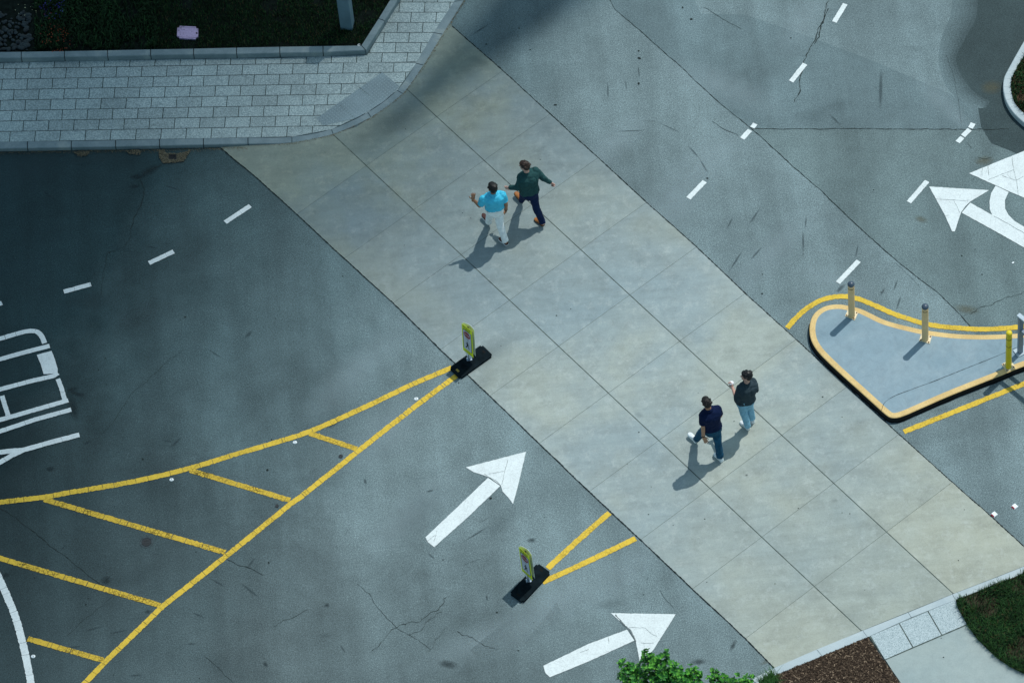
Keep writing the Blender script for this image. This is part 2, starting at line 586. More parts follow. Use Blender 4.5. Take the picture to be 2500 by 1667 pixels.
for i_ in range(7):
    q_ = i_ / 6
    mixc = lambda u_, v_: tuple(x * (1 - q_) + y * q_ for x, y in zip(u_, v_))
    m_ = M_asph_smooth if i_ == 6 else asphalt('asphalt_wear_%s' % 'abcdefg'[i_], mixc((0.088, 0.126, 0.136, 1), (0.042, 0.063, 0.068, 1)), mixc((0.142, 0.194, 0.207, 1), (0.058, 0.084, 0.090, 1)), 0.3, bands=False)
    pts_ = catmull([Vector((x + i_ * (9 + 2 * math.sin(y * .03)), y, 0)) for x, y in [(2330, -300), (2332, -100), (2322, 30), (2300, 90), (2292, 150), (2312, 215), (2352, 250)]], 5)
    sheet('asphalt_patch', [(p.x, p.y) for p in pts_] + [(2395 + i_ * 2, 262), (2465, 286), (2560, 330), (2700, 200), (2700, -300)], 0.0014 + i_ * 0.00008, m_, road, rag=0.006)
sheet('asphalt_patch', [(2388, 265), (2420, 262), (2470, 284), (2560, 330), (2560, 420), (2470, 370), (2420, 350), (2395, 310)], 0.0024,
      M_asph_smooth, road, rag=0.004)

# ------------------------------------------------------------------ concrete crossing
GO, GA = Vector((-2.4061, 62.9155 - 58.45, 0)), -0.96452917
GL, W1, W2, W3 = 1.42953697, 1.67039709, 1.745055, 1.63638837
gu = Vector((math.cos(GA), math.sin(GA), 0)); gv = Vector((-gu.y, gu.x, 0))
LE = [(539, 362.5), (630, 438), (726.8, 525.7), (838.9, 630.4), (960.4, 740.4), (1075.7, 854.3), (1195, 966), (1316.4, 1082.9),
      (1438.9, 1200.6), (1563.9, 1317.7), (1692, 1439), (1820.7, 1558.8), (1890, 1630)]
RE = [(1103.5, 64.5), (1165, 119), (1230, 175.7), (1345.4, 281.4), (1461.4, 386.8), (1578.2, 494.6), (1701, 603.6), (1822.5, 719.6),
      (1945.7, 831), (2070, 946), (2195.7, 1061.4), (2326, 1178.4), (2410, 1252), (2500, 1334), (2560, 1390)]
# foot of the kerbed pavement, the crossing's upper end
KERB_FOOT = crop([(1510, 1005), (1700, 996), (1995, 979), (2265, 917)], 0, 0, 2.8) + \
    crop([(110, 872), (210, 805), (320, 732), (430, 642), (500, 562), (570, 447), (640, 332), (700, 237), (752, 160)], 830, 0, 2.8)
LOW_END = [(2560, 1357), (2500, 1382), (2325.4, 1449.9), (2106.4, 1538.4), (1890, 1630)]
region_px = LE[:-1] + LOW_END[::-1] + RE[::-1][1:] + KERB_FOOT[::-1]
reg3 = flat(region_px, 0.0)
def to_g(p):
    q = p - GO
    return (q.dot(gu), q.dot(gv))
def from_g(z):
    return lambda a, b: GO + gu * a + gv * b + Vector((0, 0, z))
region_g = [to_g(p) for p in reg3]
crossing = obj('crossing_slab', poly_mesh([p + Vector((0, 0, 0.003)) for p in reg3]), M_joint)
tag(crossing, kind='structure')
ks = [-6] + list(range(0, 10)) + [17]
gl, gc = 0.018, 0.0062
quads = []
for a, b in zip(ks, ks[1:]):
    for (w0, w1, sh) in ((-9, 0, -0.01), (0, W2, 0.0), (W2, 9, 0.0)):
        if a == 9 and w0 == -9: pass
        quads.append([(a * GL + gc / 2, w0 + gl / 2), (b * GL - gc / 2, w0 + gl / 2), (b * GL - gc / 2, w1 - gl / 2), (a * GL + gc / 2, w1 - gl / 2)])
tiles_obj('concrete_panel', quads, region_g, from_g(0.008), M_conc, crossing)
# ragged dirt line along both long edges
for nm, E_ in (('edge_dirt', LE), ('edge_dirt', RE)):
    obj(nm, crack([G(x, y) for x, y in E_], 0.022, 0.010, 0.0013, 0.03), M_crack, crossing)
# stains on the concrete
for (x, y, L, W, a, m) in ((960, 300, 1.9, 0.9, 20, M_damp), (1560, 1012, 0.26, 0.16, -40, M_stain_soft),
                           (1388, 420, 0.14, 0.1, 0, M_stain_soft), (1823, 1160, 0.09, 0.07, 0, M_stain), (2038, 1222, 0.16, 0.13, 0, M_stain_soft),
                           (1892, 1425, 0.06, 0.05, 0, M_rust), (1200, 860, 1.8, 0.7, 35, M_damp),
                           (1180, 930, 1.0, 0.5, 35, M_damp), (1168, 150, 0.5, 0.25, -30, M_stain_soft)):
    decal('stain', x, y, L, W, a, m, crossing, 0.0105)
rs = random.Random(3)
for i in range(34):
    t = rs.random(); w = rs.uniform(-1.5, 3.2)
    p = GO + gu * (t * 18 - 2.4) + gv * w
    V = []
    rr = rs.uniform(0.007, 0.016)
    ob_ = []
    k = 7
    for j in range(k):
        an = j * 6.283 / k
        q = rr * rs.uniform(0.6, 1.2)
        ob_.append(Vector((p.x + math.cos(an) * q, p.y + math.sin(an) * q, 0.0112)))
    # only on the slab
    if not -0.3 < 0: pass
    obj('gum_spot', (ob_, [list(range(k))]), M_crack, crossing)

# ------------------------------------------------------------------ cracks, tar and scuffs in the asphalt
def cracks(name, data, parent, z, mat=M_crack):
    for pts, w, jit in data:
        obj(name, crack([G(x, y) for x, y in pts], w, z, jit, 0.05), mat, parent)
cr6 = lambda p: crop(p, 0, 1107, 2.8)
cr4 = lambda p: crop(p, 0, 550, 2.8)
cr1 = lambda p: crop(p, 0, 0, 2.8)
cr5 = lambda p: crop(p, 1660, 550, 2.8)
cr8 = lambda p: crop(p, 830, 1107, 2.8)
cr2 = lambda p: crop(p, 830, 0, 2.8)
CR = [
    (LONG, 0.016, 0.003),
    (cr3([(500, 880), (700, 882), (1000, 884), (1300, 882), (1600, 884), (1900, 886), (2250, 888)]), 0.015, 0.004),
    (cr3([(1020, -20), (1000, 60), (960, 180), (930, 260), (890, 330), (860, 410), (838, 480), (825, 560), (820, 640), (790, 700)]), 0.017, 0.009),
    (cr3([(1010, 60), (975, 150), (950, 230), (905, 300)]), 0.02, 0.012),
    (cr3([(1820, 380), (1870, 520), (1905, 700), (1920, 860)]), 0.005, 0.003),
    (cr3([(1960, 970), (1990, 1015)]), 0.008, 0.006), (cr3([(2040, 1080), (2080, 1095), (2130, 1080)]), 0.010, 0.012),
    (cr5([(1990, 610), (2060, 570), (2110, 550), (2170, 520), (2240, 490), (2352, 460)]), 0.011, 0.012),
    (cr1([(1110, 1130), (1060, 1160), (1000, 1190), (960, 1230), (990, 1290), (985, 1350), (950, 1430), (915, 1500), (900, 1568)]), 0.014, 0.010),
    (cr4([(900, 0), (885, 90), (850, 150), (735, 190), (705, 320), (695, 480)]), 0.007, 0.010),
    (cr4([(1240, 870), (1120, 950), (1010, 1050), (900, 1150), (850, 1240), (760, 1350), (690, 1430)]), 0.007, 0.010),
    (cr6([(0, 370), (170, 490), (320, 610), (450, 710), (600, 830), (740, 930), (790, 960)]), 0.011, 0.006),
    (cr6([(790, 960), (700, 1040), (600, 1120), (450, 1250)]), 0.006, 0.010),
    (cr6([(1400, 1390), (1470, 1450), (1550, 1520), (1640, 1590)]), 0.008, 0.008),
    (cr6([(1540, 710), (1630, 760), (1700, 780), (1800, 830)]), 0.013, 0.006),
    (cr6([(1870, 1180), (1950, 1150), (2040, 1110), (2110, 1070)]), 0.008, 0.012),
    (cr8([(225, 1350), (290, 1280), (370, 1200), (470, 1160), (550, 1160), (620, 1090), (700, 1050), (745, 990)]), 0.010, 0.016),
    (cr8([(470, 1235), (540, 1220), (600, 1150), (700, 1080)]), 0.007, 0.012),
    (cr8([(800, 1215), (900, 1255), (980, 1310), (1080, 1340)]), 0.010, 0.012),
    (cr8([(120, 890), (200, 960), (250, 1040), (330, 1130), (400, 1200), (500, 1260), (620, 1340)]), 0.007, 0.006),
    (cr8([(600, 1360), (650, 1270), (720, 1190)]), 0.005, 0.010),
    (cr8([(960, 470), (1010, 440)]), 0.006, 0.003), (cr8([(850, 760), (960, 720)]), 0.005, 0.004),
    (cr8([(2190, 935), (2230, 1000), (2290, 1060)]), 0.005, 0.004),
    (cr3([(160, 50), (240, 100), (330, 150), (420, 200)]), 0.009, 0.005),
    (cr3([(220, 830), (290, 880), (400, 930)]), 0.009, 0.005),
    (cr5([(1640, 420), (1480, 260)]), 0.004, 0.004),
]
cracks('crack', CR, road, 0.0045)
# rubber scuffs: short straight dark marks
M_scuff = stain_mat('rubber_scuff', (0.04, 0.058, 0.066, 1), 0.40, 9.0, (0.10, 0.7))
SC = [(cr2([(905, 240), (1020, 165)]), .05), (cr2([(1830, 560), (1833, 680)]), .045), (cr2([(2038, 440), (2048, 540)]), .035), (cr2([(1950, 540), (1960, 620)]), .03),
      (cr2([(1885, 900), (2085, 893)]), .04), (cr2([(2180, 840), (2330, 910)]), .035), (cr2([(2050, 830), (2180, 830)]), .02), (cr3([(60, 1000), (130, 1080)]), .05), (cr3([(130, 1080), (195, 1190)]), .04),
      (cr3([(470, 1540), (550, 1420)]), .05), (cr3([(320, 1568), (365, 1480)]), .045), (cr3([(855, 1560), (865, 1480)]), .04), (cr3([(1375, 470), (1370, 750)]), .09), (cr3([(1020, 780), (1100, 860)]), .05),
      (cr5([(340, 310), (430, 170)]), .05), (cr5([(480, 240), (560, 150)]), .05), (cr5([(840, 40), (845, 190)]), .05), (cr5([(1460, 450), (1490, 370)]), .05), (cr5([(1480, 580), (1510, 480)]), .05), (cr5([(1370, 480), (1400, 430)]), .06),
      (cr5([(1070, 460), (1130, 400)]), .10), (cr5([(1200, 220), (1220, 130)]), .04), (cr4([(1165, 1520), (1240, 1450)]), .07), (cr4([(1100, 1465), (1180, 1482)]), .04), (cr4([(1675, 770), (1725, 720)]), .10), (cr4([(990, 140), (1080, 160)]), .04),
      (cr4([(1410, 840), (1520, 910)]), .04), (cr4([(570, 1495), (625, 1475)]), .08), (cr6([(575, 1215), (700, 1180)]), .05), (cr6([(740, 1230), (880, 1205)]), .05), (cr6([(1280, 1300), (1340, 1297)]), .06), (cr6([(1690, 780), (1745, 712)]), .05),
      (cr6([(1440, 855), (1540, 910)]), .05), (cr6([(1640, 880), (1780, 990)]), .06), (cr6([(1310, 1085), (1400, 1120)]), .05), (cr6([(880, 1520), (980, 1510)]), .05), (cr6([(470, 1325), (560, 1315)]), .05), (cr6([(415, 660), (455, 620)]), .04),
      (cr8([(590, 262), (640, 250)]), .07), (cr8([(165, 170), (180, 210)]), .07), (cr8([(600, 680), (650, 720)]), .05), (cr8([(850, 600), (1010, 500)]), .05), (cr8([(0, 1300), (40, 1365)]), .04), (cr1([(1130, 1270), (1230, 1300)]), .05), (cr1([(290, 1300), (380, 1370)]), .05),
      (cr8([(1000, 965), (1010, 1010)]), .05)]
for pts, w in SC:
    a, b = G(*pts[0]), G(*pts[1])
    c = (pts[0][0] + pts[1][0]) / 2, (pts[0][1] + pts[1][1]) / 2
    d = b - a
    decal('rubber_scuff', c[0], c[1], d.length * 1.15, w, math.degrees(math.atan2(d.y, d.x)), M_scuff, road, 0.0034)
# oil and damp stains, worn pale areas
ST = [(cr4([(490, 1130)]), .35, .28, 30, M_stain), (cr4([(500, 1250)]), .30, .9, 8, M_stain), (cr4([(540, 1155)]), .45, .14, -20, M_stain), (cr4([(465, 1060)]), .35, .5, 20, M_stain_soft),
      (cr4([(2280, 1350)]), .50, .22, 30, M_stain), (cr4([(930, 640)]), 1.5, .6, 40, M_stain_soft), (cr4([(600, 520)]), 1.2, .5, 0, M_stain_soft), (cr6([(345, 105)]), .26, .20, 0, M_stain), (cr6([(725, 865)]), .30, .28, 40, M_stain),
      (cr6([(920, 850)]), 1.2, .5, 20, M_stain_soft), (cr6([(1010, 1080)]), .18, .14, 0, M_stain), (cr6([(2237, 1035)]), .16, .14, 0, M_stain), (cr6([(1815, 1440)]), .12, .22, 20, M_stain), (cr6([(2230, 1240)]), .35, .16, 0, M_stain_soft),
      (cr6([(40, 830)]), .2, .16, 0, M_stain), (cr8([(740, 1440)]), .55, .26, -20, M_stain), (cr8([(1840, 1030)]), .75, .28, 0, M_stain_soft), (cr8([(1310, 592)]), .26, .16, 0, M_stain), (cr8([(560, 380)]), 2.0, 1.0, 40, M_stain_soft),
      (cr8([(1100, 470)]), 1.2, .5, 40, M_stain_soft), (cr1([(930, 1210)]), .34, .2, 0, M_stain), (cr1([(920, 1275)]), .36, .14, 0, M_stain), (cr1([(1020, 1170)]), .8, .3, 30, M_stain), (cr1([(640, 1090)]), 1.4, .35, 0, M_stain_soft), (cr1([(200, 1150)]), 2.4, 1.2, 20, M_stain_soft),
      (cr3([(1600, 335)]), .5, .2, -20, M_stain_soft), (cr3([(1070, 730)]), .8, .5, 0, M_stain_soft), (cr3([(900, 800)]), .8, .6, 0, M_stain_soft), (cr3([(2130, 600)]), .55, .45, 0, M_rust), (cr3([(2260, 800)]), 1.2, .4, -20, M_stain_soft), (cr3([(1650, 1500)]), .35, .2, -30, M_rust),
      (cr3([(2080, 1100)]), .5, .3, 0, M_rust), (cr5([(1960, 575)]), .65, .28, -20, M_rust), (cr5([(1780, 1260)]), .5, .2, 0, M_stain_soft), (cr2([(1150, 250)]), 3.5, 1.2, 42, M_stain_soft), 
      (cr2([(940, 430)]), .4, .2, 40, M_stain_soft), ([(1880, 1610)], .55, .14, 22, M_rust), ([(1705, 1615)], .42, .2, 0, M_stain), ([(1790, 1575)], .4, .12, 60, M_stain), ([(520, 1620)], 3.0, 1.2, -20, M_stain_soft),
      ([(950, 1050)], 2.6, 1.2, 40, M_pale), ([(880, 900)], 3.6, 1.0, 42, M_pale), ([(1010, 1250)], 2.8, .9, 40, M_pale), ([(1350, 1480)], 3.4, 1.0, 35, M_pale), ([(1180, 1560)], 3.0, .9, 20, M_pale), ([(1520, 1400)], 2.6, .8, 40, M_pale),
      ([(1700, 420)], 3.4, 1.2, 42, M_pale), ([(1620, 540)], 3.2, 1.0, 42, M_pale), ([(1880, 620)], 3.2, .9, 42, M_pale), ([(1500, 350)], 2.4, .8, 42, M_pale), ([(2050, 690)], 1.8, .6, -30, M_pale), ([(2290, 240)], 1.6, .6, -60, M_pale), ([(1760, 210)], 3.2, 1.0, -35, M_pale), ([(1960, 60)], 2.0, 1.0, 60, M_pale), ([(2340, 290)], .9, .4, -60, M_pale)]
for (pt,), L, W, a, m in ST:
    decal('stain', pt[0], pt[1], L, W, a, m, road, {M_pale: 0.0028}.get(m, 0.0032 + 0.00001 * random.random()))
# tar specks
def specks(pts_n, xr, yr, seed, name='tar_specks'):
    r = random.Random(seed)
    V, Fc = [], []
    for i in range(pts_n):
        p = G(r.uniform(*xr), r.uniform(*yr))
        q = r.choice((0.008, 0.011, 0.015, 0.024)) * r.uniform(0.7, 1.2)
        k = 7; o = len(V)
        ex = r.uniform(0.6, 1.6); an0 = r.random() * 3
        for j in range(k):
            an = j * 6.283 / k
            rr = q * r.uniform(0.7, 1.2)
            x, y = math.cos(an) * rr * ex, math.sin(an) * rr
            V.append(Vector((p.x + x * math.cos(an0) - y * math.sin(an0), p.y + x * math.sin(an0) + y * math.cos(an0), 0.0052)))
        Fc.append(list(range(o, o + k)))
    o_ = obj(name, (V, Fc), M_crack, road)
    tag(o_, kind='stuff')
specks(150, (-40, 2560), (-40, 1700), 5)

# ------------------------------------------------------------------ road markings (paint on the road)
_z = [0.0062]
def nz():
    _z[0] += 0.0001
    return _z[0]
def line(name, pts, w, mat, curve=False, label=None, **k):
    P = [G(x, y) for x, y in pts]
    if curve: P = catmull(P, 6)
    o = obj(name, ribbon(P, w, nz(), **k), mat, road)
    if label: o['label'] = label
    return o
cr7 = lambda p: crop(p, 830, 550, 2.8)
Lw = 0.108
A_line = cr7([(765, 973), (500, 1085), (240, 1210), (0, 1320)]) + [(750, 1055.5), (660, 1084), (568, 1111)] + cr6([(1300, 100), (920, 190), (500, 262), (300, 298), (0, 332)]) + [(-120, 1238), (-400, 1255)]
line('yellow_line', A_line, Lw, M_yellow, True)
B_line = cr7([(805, 1022), (520, 1233), (130, 1538)]) + cr6([(2352, 62), (2040, 308), (1990, 342), (1570, 682), (1110, 1045), (730, 1412), (580, 1568)]) + [(100, 1770)]
line('yellow_line', B_line, Lw, M_yellow)
for (a, b), g in ((((756, 1058), (871, 1096)), .004), (((464, 1148), (708, 1221)), .004), (((108, 1219), (550, 1348)), .006), (((-60, 1345), (393, 1478)), .006), (((68, 1558.5), (252, 1611)), .007)):
    line('yellow_line', [a, b], Lw, M_yellow_worn, gap=g)
line('yellow_line', cr8([(1842, 405), (1640, 582), (1420, 785)]), 0.112, M_yellow, gap=.003, lo=.1, hi=.3)
line('yellow_line', cr8([(2022, 580), (1700, 735), (1385, 880)]), 0.112, M_yellow, gap=.003, lo=.08, hi=.25)
line('yellow_line', cr5([(733, 703), (830, 600), (930, 530), (1020, 497), (1130, 487), (1230, 508), (1330, 548), (1450, 602), (1560, 640), (1660, 670), (1780, 692), (1900, 703), (2050, 712), (2200, 706), (2352, 692), (2600, 660)]),
     0.105, M_yellow, True, gap=.003, lo=.1, hi=.3)
line('yellow_line', cr5([(1530, 1412), (1850, 1285), (2100, 1185), (2352, 1083), (2800, 900)]), 0.105, M_yellow, gap=.003, lo=.08, hi=.25)
line('white_line', cr6([(-60, 740), (0, 870), (55, 990), (110, 1130), (155, 1290), (185, 1430), (212, 1568)]) + [(90, 1760)], 0.135, M_white, True, gap=.003, lo=.1, hi=.3)
for a, b in (((-60, 764), (5, 740)), ((156, 712.5), (222, 694.6)), ((364, 642.9), (424, 614.5)), ((550, 543.5), (611, 503)), ((2036.8, 55), (2063.6, 10.7)),
             ((1931.4, 200), (1965.4, 157)), ((1811.8, 339.3), (1831, 318.5)), ((1836.5, 312.5), (1844, 302.9)), ((2337.9, 348), (2349.5, 336)), ((2351, 333), (2367.5, 317)), ((2369, 313.5), (2376, 301.8)), ((1680.7, 485), (1720.7, 443.6)), ((2219, 494.6), (2263.6, 442.9)), ((2045.7, 691), (2096.4, 637.5))):
    A, B = G(*a), G(*b)
    line('white_dash', [a, b], 0.098, M_white, gap=.003, lo=.2, hi=.5, amp=.002)
# arrows
def painted(name, polys, mat=M_white, amp=0.0022, label=None):
    vf = []
    for p in polys:
        z = nz()
        vf.append(poly_mesh(ragged(flat(p, z), amp, 0.04)))
    o = obj(name, merge(vf), mat, road)
    if label: o['label'] = label
    return o
painted('arrow_marking', [cr8([(1272, -12), (860, 95), (915, 128), (985, 150), (1028, 168), (1100, 220), (1112, 260), (1150, 300), (1183, 345), (1215, 230)]),
                          cr8([(1012, 166), (800, 370), (585, 572), (600, 605), (645, 640), (880, 430), (1096, 222)])])
painted('arrow_marking', [cr8([(2295, 1098), (1852, 1090), (1925, 1155), (1985, 1212), (2022, 1280), (2040, 1370), (2050, 1435), (2100, 1400), (2150, 1330)]),
                          cr8([(1962, 1203), (1700, 1300), (1390, 1450), (1405, 1500), (1435, 1528), (1700, 1420), (2013, 1278)])])
crr = lambda p: crop(p, 2200, 340, 5.227)
painted('arrow_marking', [crr([(358, 608), (1122, 655), (880, 802), (820, 860), (765, 938), (740, 1010), (685, 1180), (650, 1180), (555, 965)]),
                          crr([(882, 815), (1160, 970), (1568, 1198), (1568, 1385), (1170, 1160), (772, 942)]),
                          crr([(1205, 598), (1150, 690), (1128, 800), (1132, 900), (1162, 972), (1290, 1044), (1568, 1196), (1800, 1320), (1800, 1240), (1568, 1120), (1450, 1050), (1370, 970), (1327, 890), (1325, 780), (1372, 678)]),
                          crr([(866, 440), (1568, 155), (2000, -20), (1950, 500), (1800, 860), (1568, 750), (1372, 668), (1205, 592)]),
                          crr([(1570, 1198), (2300, 1610), (2300, 1800), (1570, 1387)])])
def paint_cracks(data, w=0.007):
    for p in data:
        obj('paint_crack', crack([G(x, y) for x, y in p], w, 0.0125, .003, .03), M_crack_soft, road)
M_crack_soft = plain('paint_crack_dirt', (0.16, 0.19, 0.195, 1), 0.9, 0.1, var=0.4, scale=20)
paint_cracks([cr8([(985, 140), (1028, 168), (1075, 190), (1100, 222)]), cr8([(1150, 40), (1125, 130), (1106, 215)]), cr8([(1015, 140), (1125, 122)]), cr8([(600, 600), (650, 560)]), cr8([(640, 600), (665, 530)])])
paint_cracks([cr8([(1885, 1100), (1925, 1155), (1985, 1212), (2022, 1285)])], .022)
paint_cracks([cr8([(1975, 1188), (2090, 1190), (2130, 1235), (2165, 1250)]), cr8([(2060, 1295), (2145, 1295)]), cr8([(1835, 1255), (1838, 1300)]), cr8([(1640, 1360), (1700, 1340)]),
              crr([(450, 770), (670, 784), (870, 788)]), crr([(670, 785), (750, 940)]), crr([(882, 812), (820, 870), (768, 940)]), crr([(1415, 235), (1437, 395), (1465, 530), (1495, 720)]),
              crr([(1110, 525), (1270, 462), (1435, 395)]), crr([(1290, 468), (1465, 530), (1560, 480)]), crr([(1035, 370), (1030, 470)]), crr([(1105, 350), (1120, 470)]), crr([(1205, 592), (1370, 668)]), crr([(1180, 985), (1568, 1200)]), crr([(550, 985), (600, 975)])])
# word on the road
c9 = lambda p: crop(p, 0, 780, 4.125)
w_ = []
def stroke(pts, w, curve=False):
    P = [G(x, y) for x, y in c9(pts)]
    if curve: P = catmull(P, 5)
    w_.append(ribbon(P, w, nz(), gap=.003, lo=.15, hi=.45, amp=.0018))
stroke([(-700, 330), (-300, 265), (0, 195), (120, 160), (250, 125), (340, 118), (395, 140), (430, 190), (452, 245)], .098, True)
stroke([(500, 268), (200, 345), (0, 402), (-700, 590)], .098)
w_.append(poly_mesh(ragged(flat(c9([(370, 358), (520, 318), (552, 400), (582, 500), (580, 545), (440, 552), (410, 450)]), nz()), .002, .05)))
stroke([(583, 540), (540, 570), (300, 625), (0, 705), (-700, 890)], .098)
stroke([(583, 600), (622, 700), (655, 822)], .088)
stroke([(688, 815), (350, 912), (200, 955), (0, 1012), (-700, 1200)], .098)
stroke([(20, 770), (55, 880), (82, 965)], .088)
stroke([(-300, 860), (-262, 960), (-240, 1060)], .088)
stroke([(718, 908), (350, 1010), (0, 1128), (-700, 1330)], .098)
stroke([(800, 1162), (520, 1235), (200, 1325)], .105)
stroke([(230, 1318), (100, 1326), (0, 1338), (-500, 1345)], .110)
stroke([(230, 1318), (120, 1370), (0, 1440), (-400, 1640)], .105)
wm = obj('word_marking', merge(w_), M_white, road)
wm['label'] = 'white YIELD lettering painted on the dark lane'

# ------------------------------------------------------------------ pavers walk
def zw(x):
    if x < 496: return 0.095
    if x > 712: return 0.012
    return 0.095 + (0.012 - 0.095) * (x - 496) / 216
def Gz(x, y, dz=0.0): return G(x, y, zw(x) + dz)
K_in = cr1([(-420, 978), (-115, 973), (187, 968), (487, 965), (790, 960), (1090, 953), (1390, 947), (1695, 942), (1995, 937), (2265, 885)]) + cr2([(190, 770), (390, 620), (520, 435), (640, 225), (780, 12), (900, -180)])
K_out = cr1([(-420, 1022), (-115, 1018), (187, 1013), (487, 1008), (790, 1003), (1090, 997), (1390, 990), (1695, 984), (1995, 976), (2278, 918)]) + cr2([(212, 803), (430, 641), (572, 446), (702, 236), (848, 0), (965, -190)])
def kerb(name, inn, out, zf, depth, mat, gap=0.017, sub=5, parent=None):
    I = catmull([zf(*p) for p in inn], sub); O = catmull([zf(*p) for p in out], sub)
    V, Fc = [], []
    n = len(inn) - 1
    for s in range(n):
        ii = I[s * sub:(s + 1) * sub + 1]; oo = O[s * sub:(s + 1) * sub + 1]
        ii = [p.copy() for p in ii]; oo = [p.copy() for p in oo]
        for arr in (ii, oo):
            arr[0] = arr[0] + (arr[1] - arr[0]).normalized() * gap / 2
            arr[-1] = arr[-1] + (arr[-2] - arr[-1]).normalized() * gap / 2
        b = len(V); k = len(ii)
        for a, c in zip(ii, oo):
            da = depth(a); dc = depth(c)
            inw = (a - c).normalized() * min(0.012, dc * 0.3)
            V += [Vector((a.x, a.y, a.z - da)), a, c + inw, c - Vector((0, 0, min(0.012, dc * 0.4))), Vector((c.x, c.y, c.z - dc))]
        for j in range(k - 1):
            for m in range(4):
                Fc.append([b + j * 5 + m, b + j * 5 + m + 1, b + (j + 1) * 5 + m + 1, b + (j + 1) * 5 + m])
        Fc.append([b + m for m in (4, 3, 2, 1, 0)])
        Fc.append([b + (k - 1) * 5 + m for m in (0, 1, 2, 3, 4)])
    return obj(name, (V, Fc), mat, parent)
tag(kerb('kerb', K_in, K_out, lambda x, y: Gz(x, y), lambda p: p.z + 0.02, M_kerb), kind='structure')
# dirt under the kerb joints
PK_in = crop([(-420, 362), (-150, 359), (145, 356), (440, 352), (735, 346), (1029, 340), (1323, 335), (1617, 328), (1912, 322), (2208, 317)], 0, 0, 2.8) + [(882.5, 111.9)]
PK_out = crop([(-420, 402), (-150, 399), (145, 396), (440, 390), (735, 386), (1029, 378), (1323, 373), (1617, 370), (1912, 363), (2208, 358)], 0, 0, 2.8) + [(892.5, 123)]
PR_in = [(882.5, 111.7), (924.6, 45.9), (953, 0), (985, -55)]
PR_out = [(892.8, 122.8), (939, 51.3), (971, 0), (1004, -55)]
PH = 0.135
tag(kerb('planter_kerb', PK_in, PK_out, lambda x, y: G(x, y, zw(x) + PH), lambda p: PH + 0.01, M_kerb, sub=1), kind='structure')
tag(kerb('planter_kerb', PR_in, PR_out, lambda x, y: G(x, y, zw(x) + PH), lambda p: PH + 0.01, M_kerb, sub=1), kind='structure')
# pavers, laid in stretcher bond
def pj(r, j):
    dy = 25.55 if r >= 0 else 24.75
    return (39.3 + 61.52 * j - 2.35 * r, 168.0 - 1.10 * j + dy * r + (0.0))
walk_region = K_in + [(1160, -60), (1000, -70)] + [(979 + 20, -30), (960, 30.6), (939, 65), (906, 120), (897, 135)] + crop([(2352, 384), (1912, 398), (1323, 405), (735, 416), (145, 428), (-420, 440)], 0, 0, 2.8)
und = [G(x, y, 0.0048) for x, y in walk_region]
tag(obj('pavement', poly_mesh(und), plain('paver_joint', (0.030, 0.040, 0.036, 1), 0.95, 0.1, var=0.4)), kind='structure')
pav = bpy.data.objects['pavement']
quads = []
gx, gy = 0.80, 0.62
for r in range(-9, 8):
    for j in range(-4, 22):
        o = 0.0 if r % 2 == 0 else 0.5
        # straight rows above the bend of the walk have no slope
        a, b, c, d = pj(r, j + o), pj(r, j + 1 + o), pj(r + 1, j + 1 + o), pj(r + 1, j + o)
        if r < 0:
            f = lambda p: (p[0], 168.0 - 1.10 * min((p[0] - 39) / 61.5, 12.6) + 0.0 * p[0] + 24.75 * 0 + (p[1] - (168.0 - 1.10 * (p[0] - 39) / 61.52)))
            a, b, c, d = f(a), f(b), f(c), f(d)
        quads.append([(a[0] + gx, a[1] + gy), (b[0] - gx, b[1] + gy), (c[0] - gx, c[1] - gy), (d[0] + gx, d[1] - gy)])
walk2 = walk_region
M_tact = None
tiles_obj('paver', quads, walk2, lambda x, y: Gz(x, y, 0.0), M_granite, pav)
pav.children[0].name = 'pavers'
# ramp panel of smoother granite
def ramp_f(n, b):
    c = n.ramp(n.noise(60, 2, 0.8), [(0.36, (0.13, 0.19, 0.215, 1)), (0.64, (0.24, 0.305, 0.33, 1))])
    c = n.mix(1.0, c, n.ramp(n.noise(1.3, 4), [(0.35, 0.85), (0.65, 1.1)]), 'MULTIPLY')
    n.link(c, b.inputs['Base Color'])
M_ramp = material('ramp_granite', ramp_f, 0.85)
M_conc_plain = M_conc
rp = [(931, 177), (968, 206.5), (978, 218)] + [(966, 224), (950, 236), (932, 250), (915, 262), (895, 277)] + crop([(100, 812), (0, 735), (-160, 640), (0, 690), (140, 602)], 830, 0, 2.8)
rp = cr2([(290, 495), (405, 590), (385, 618), (300, 695), (190, 765), (100, 810), (0, 725), (-172, 808 + 0)]) 
rp = [(933.6, 176.8), (974.6, 210.7), (967.5, 220.7), (937, 248), (898, 273), (866, 290), (790, 307), (773, 289)]
def domes():
    P = [G(x, y, 0.016) for x, y in rp]
    Q = [(p.x, p.y) for p in P]
    bm = bmesh.new()
    a = P[-1]; u = (P[0] - P[-1]).normalized(); v = Vector((u.y, -u.x, 0))
    for i in range(1, 60):
        for j in range(1, 30):
            q = a + u * (i * .060 - .3) + v * (j * .060 - .25)
            c = False
            for k in range(len(Q)):
                s0, s1 = Q[k], Q[k - 1]
                if (s0[1] > q.y) != (s1[1] > q.y) and q.x < (s1[0] - s0[0]) * (q.y - s0[1]) / (s1[1] - s0[1]) + s0[0]: c = not c
            if c: bmesh.ops.create_cone(bm, cap_ends=True, segments=8, radius1=.012, radius2=.007, depth=.005, matrix=Matrix.Translation(q + Vector((0, 0, .0025))))
    bm.verts.index_update()
    out = ([v.co.copy() for v in bm.verts], [[w.index for w in f.verts] for f in bm.faces])
    bm.free()
    return out
_pm = poly_mesh([G(x, y, zw(x) + 0.004) for x, y in rp])
_dm = domes()
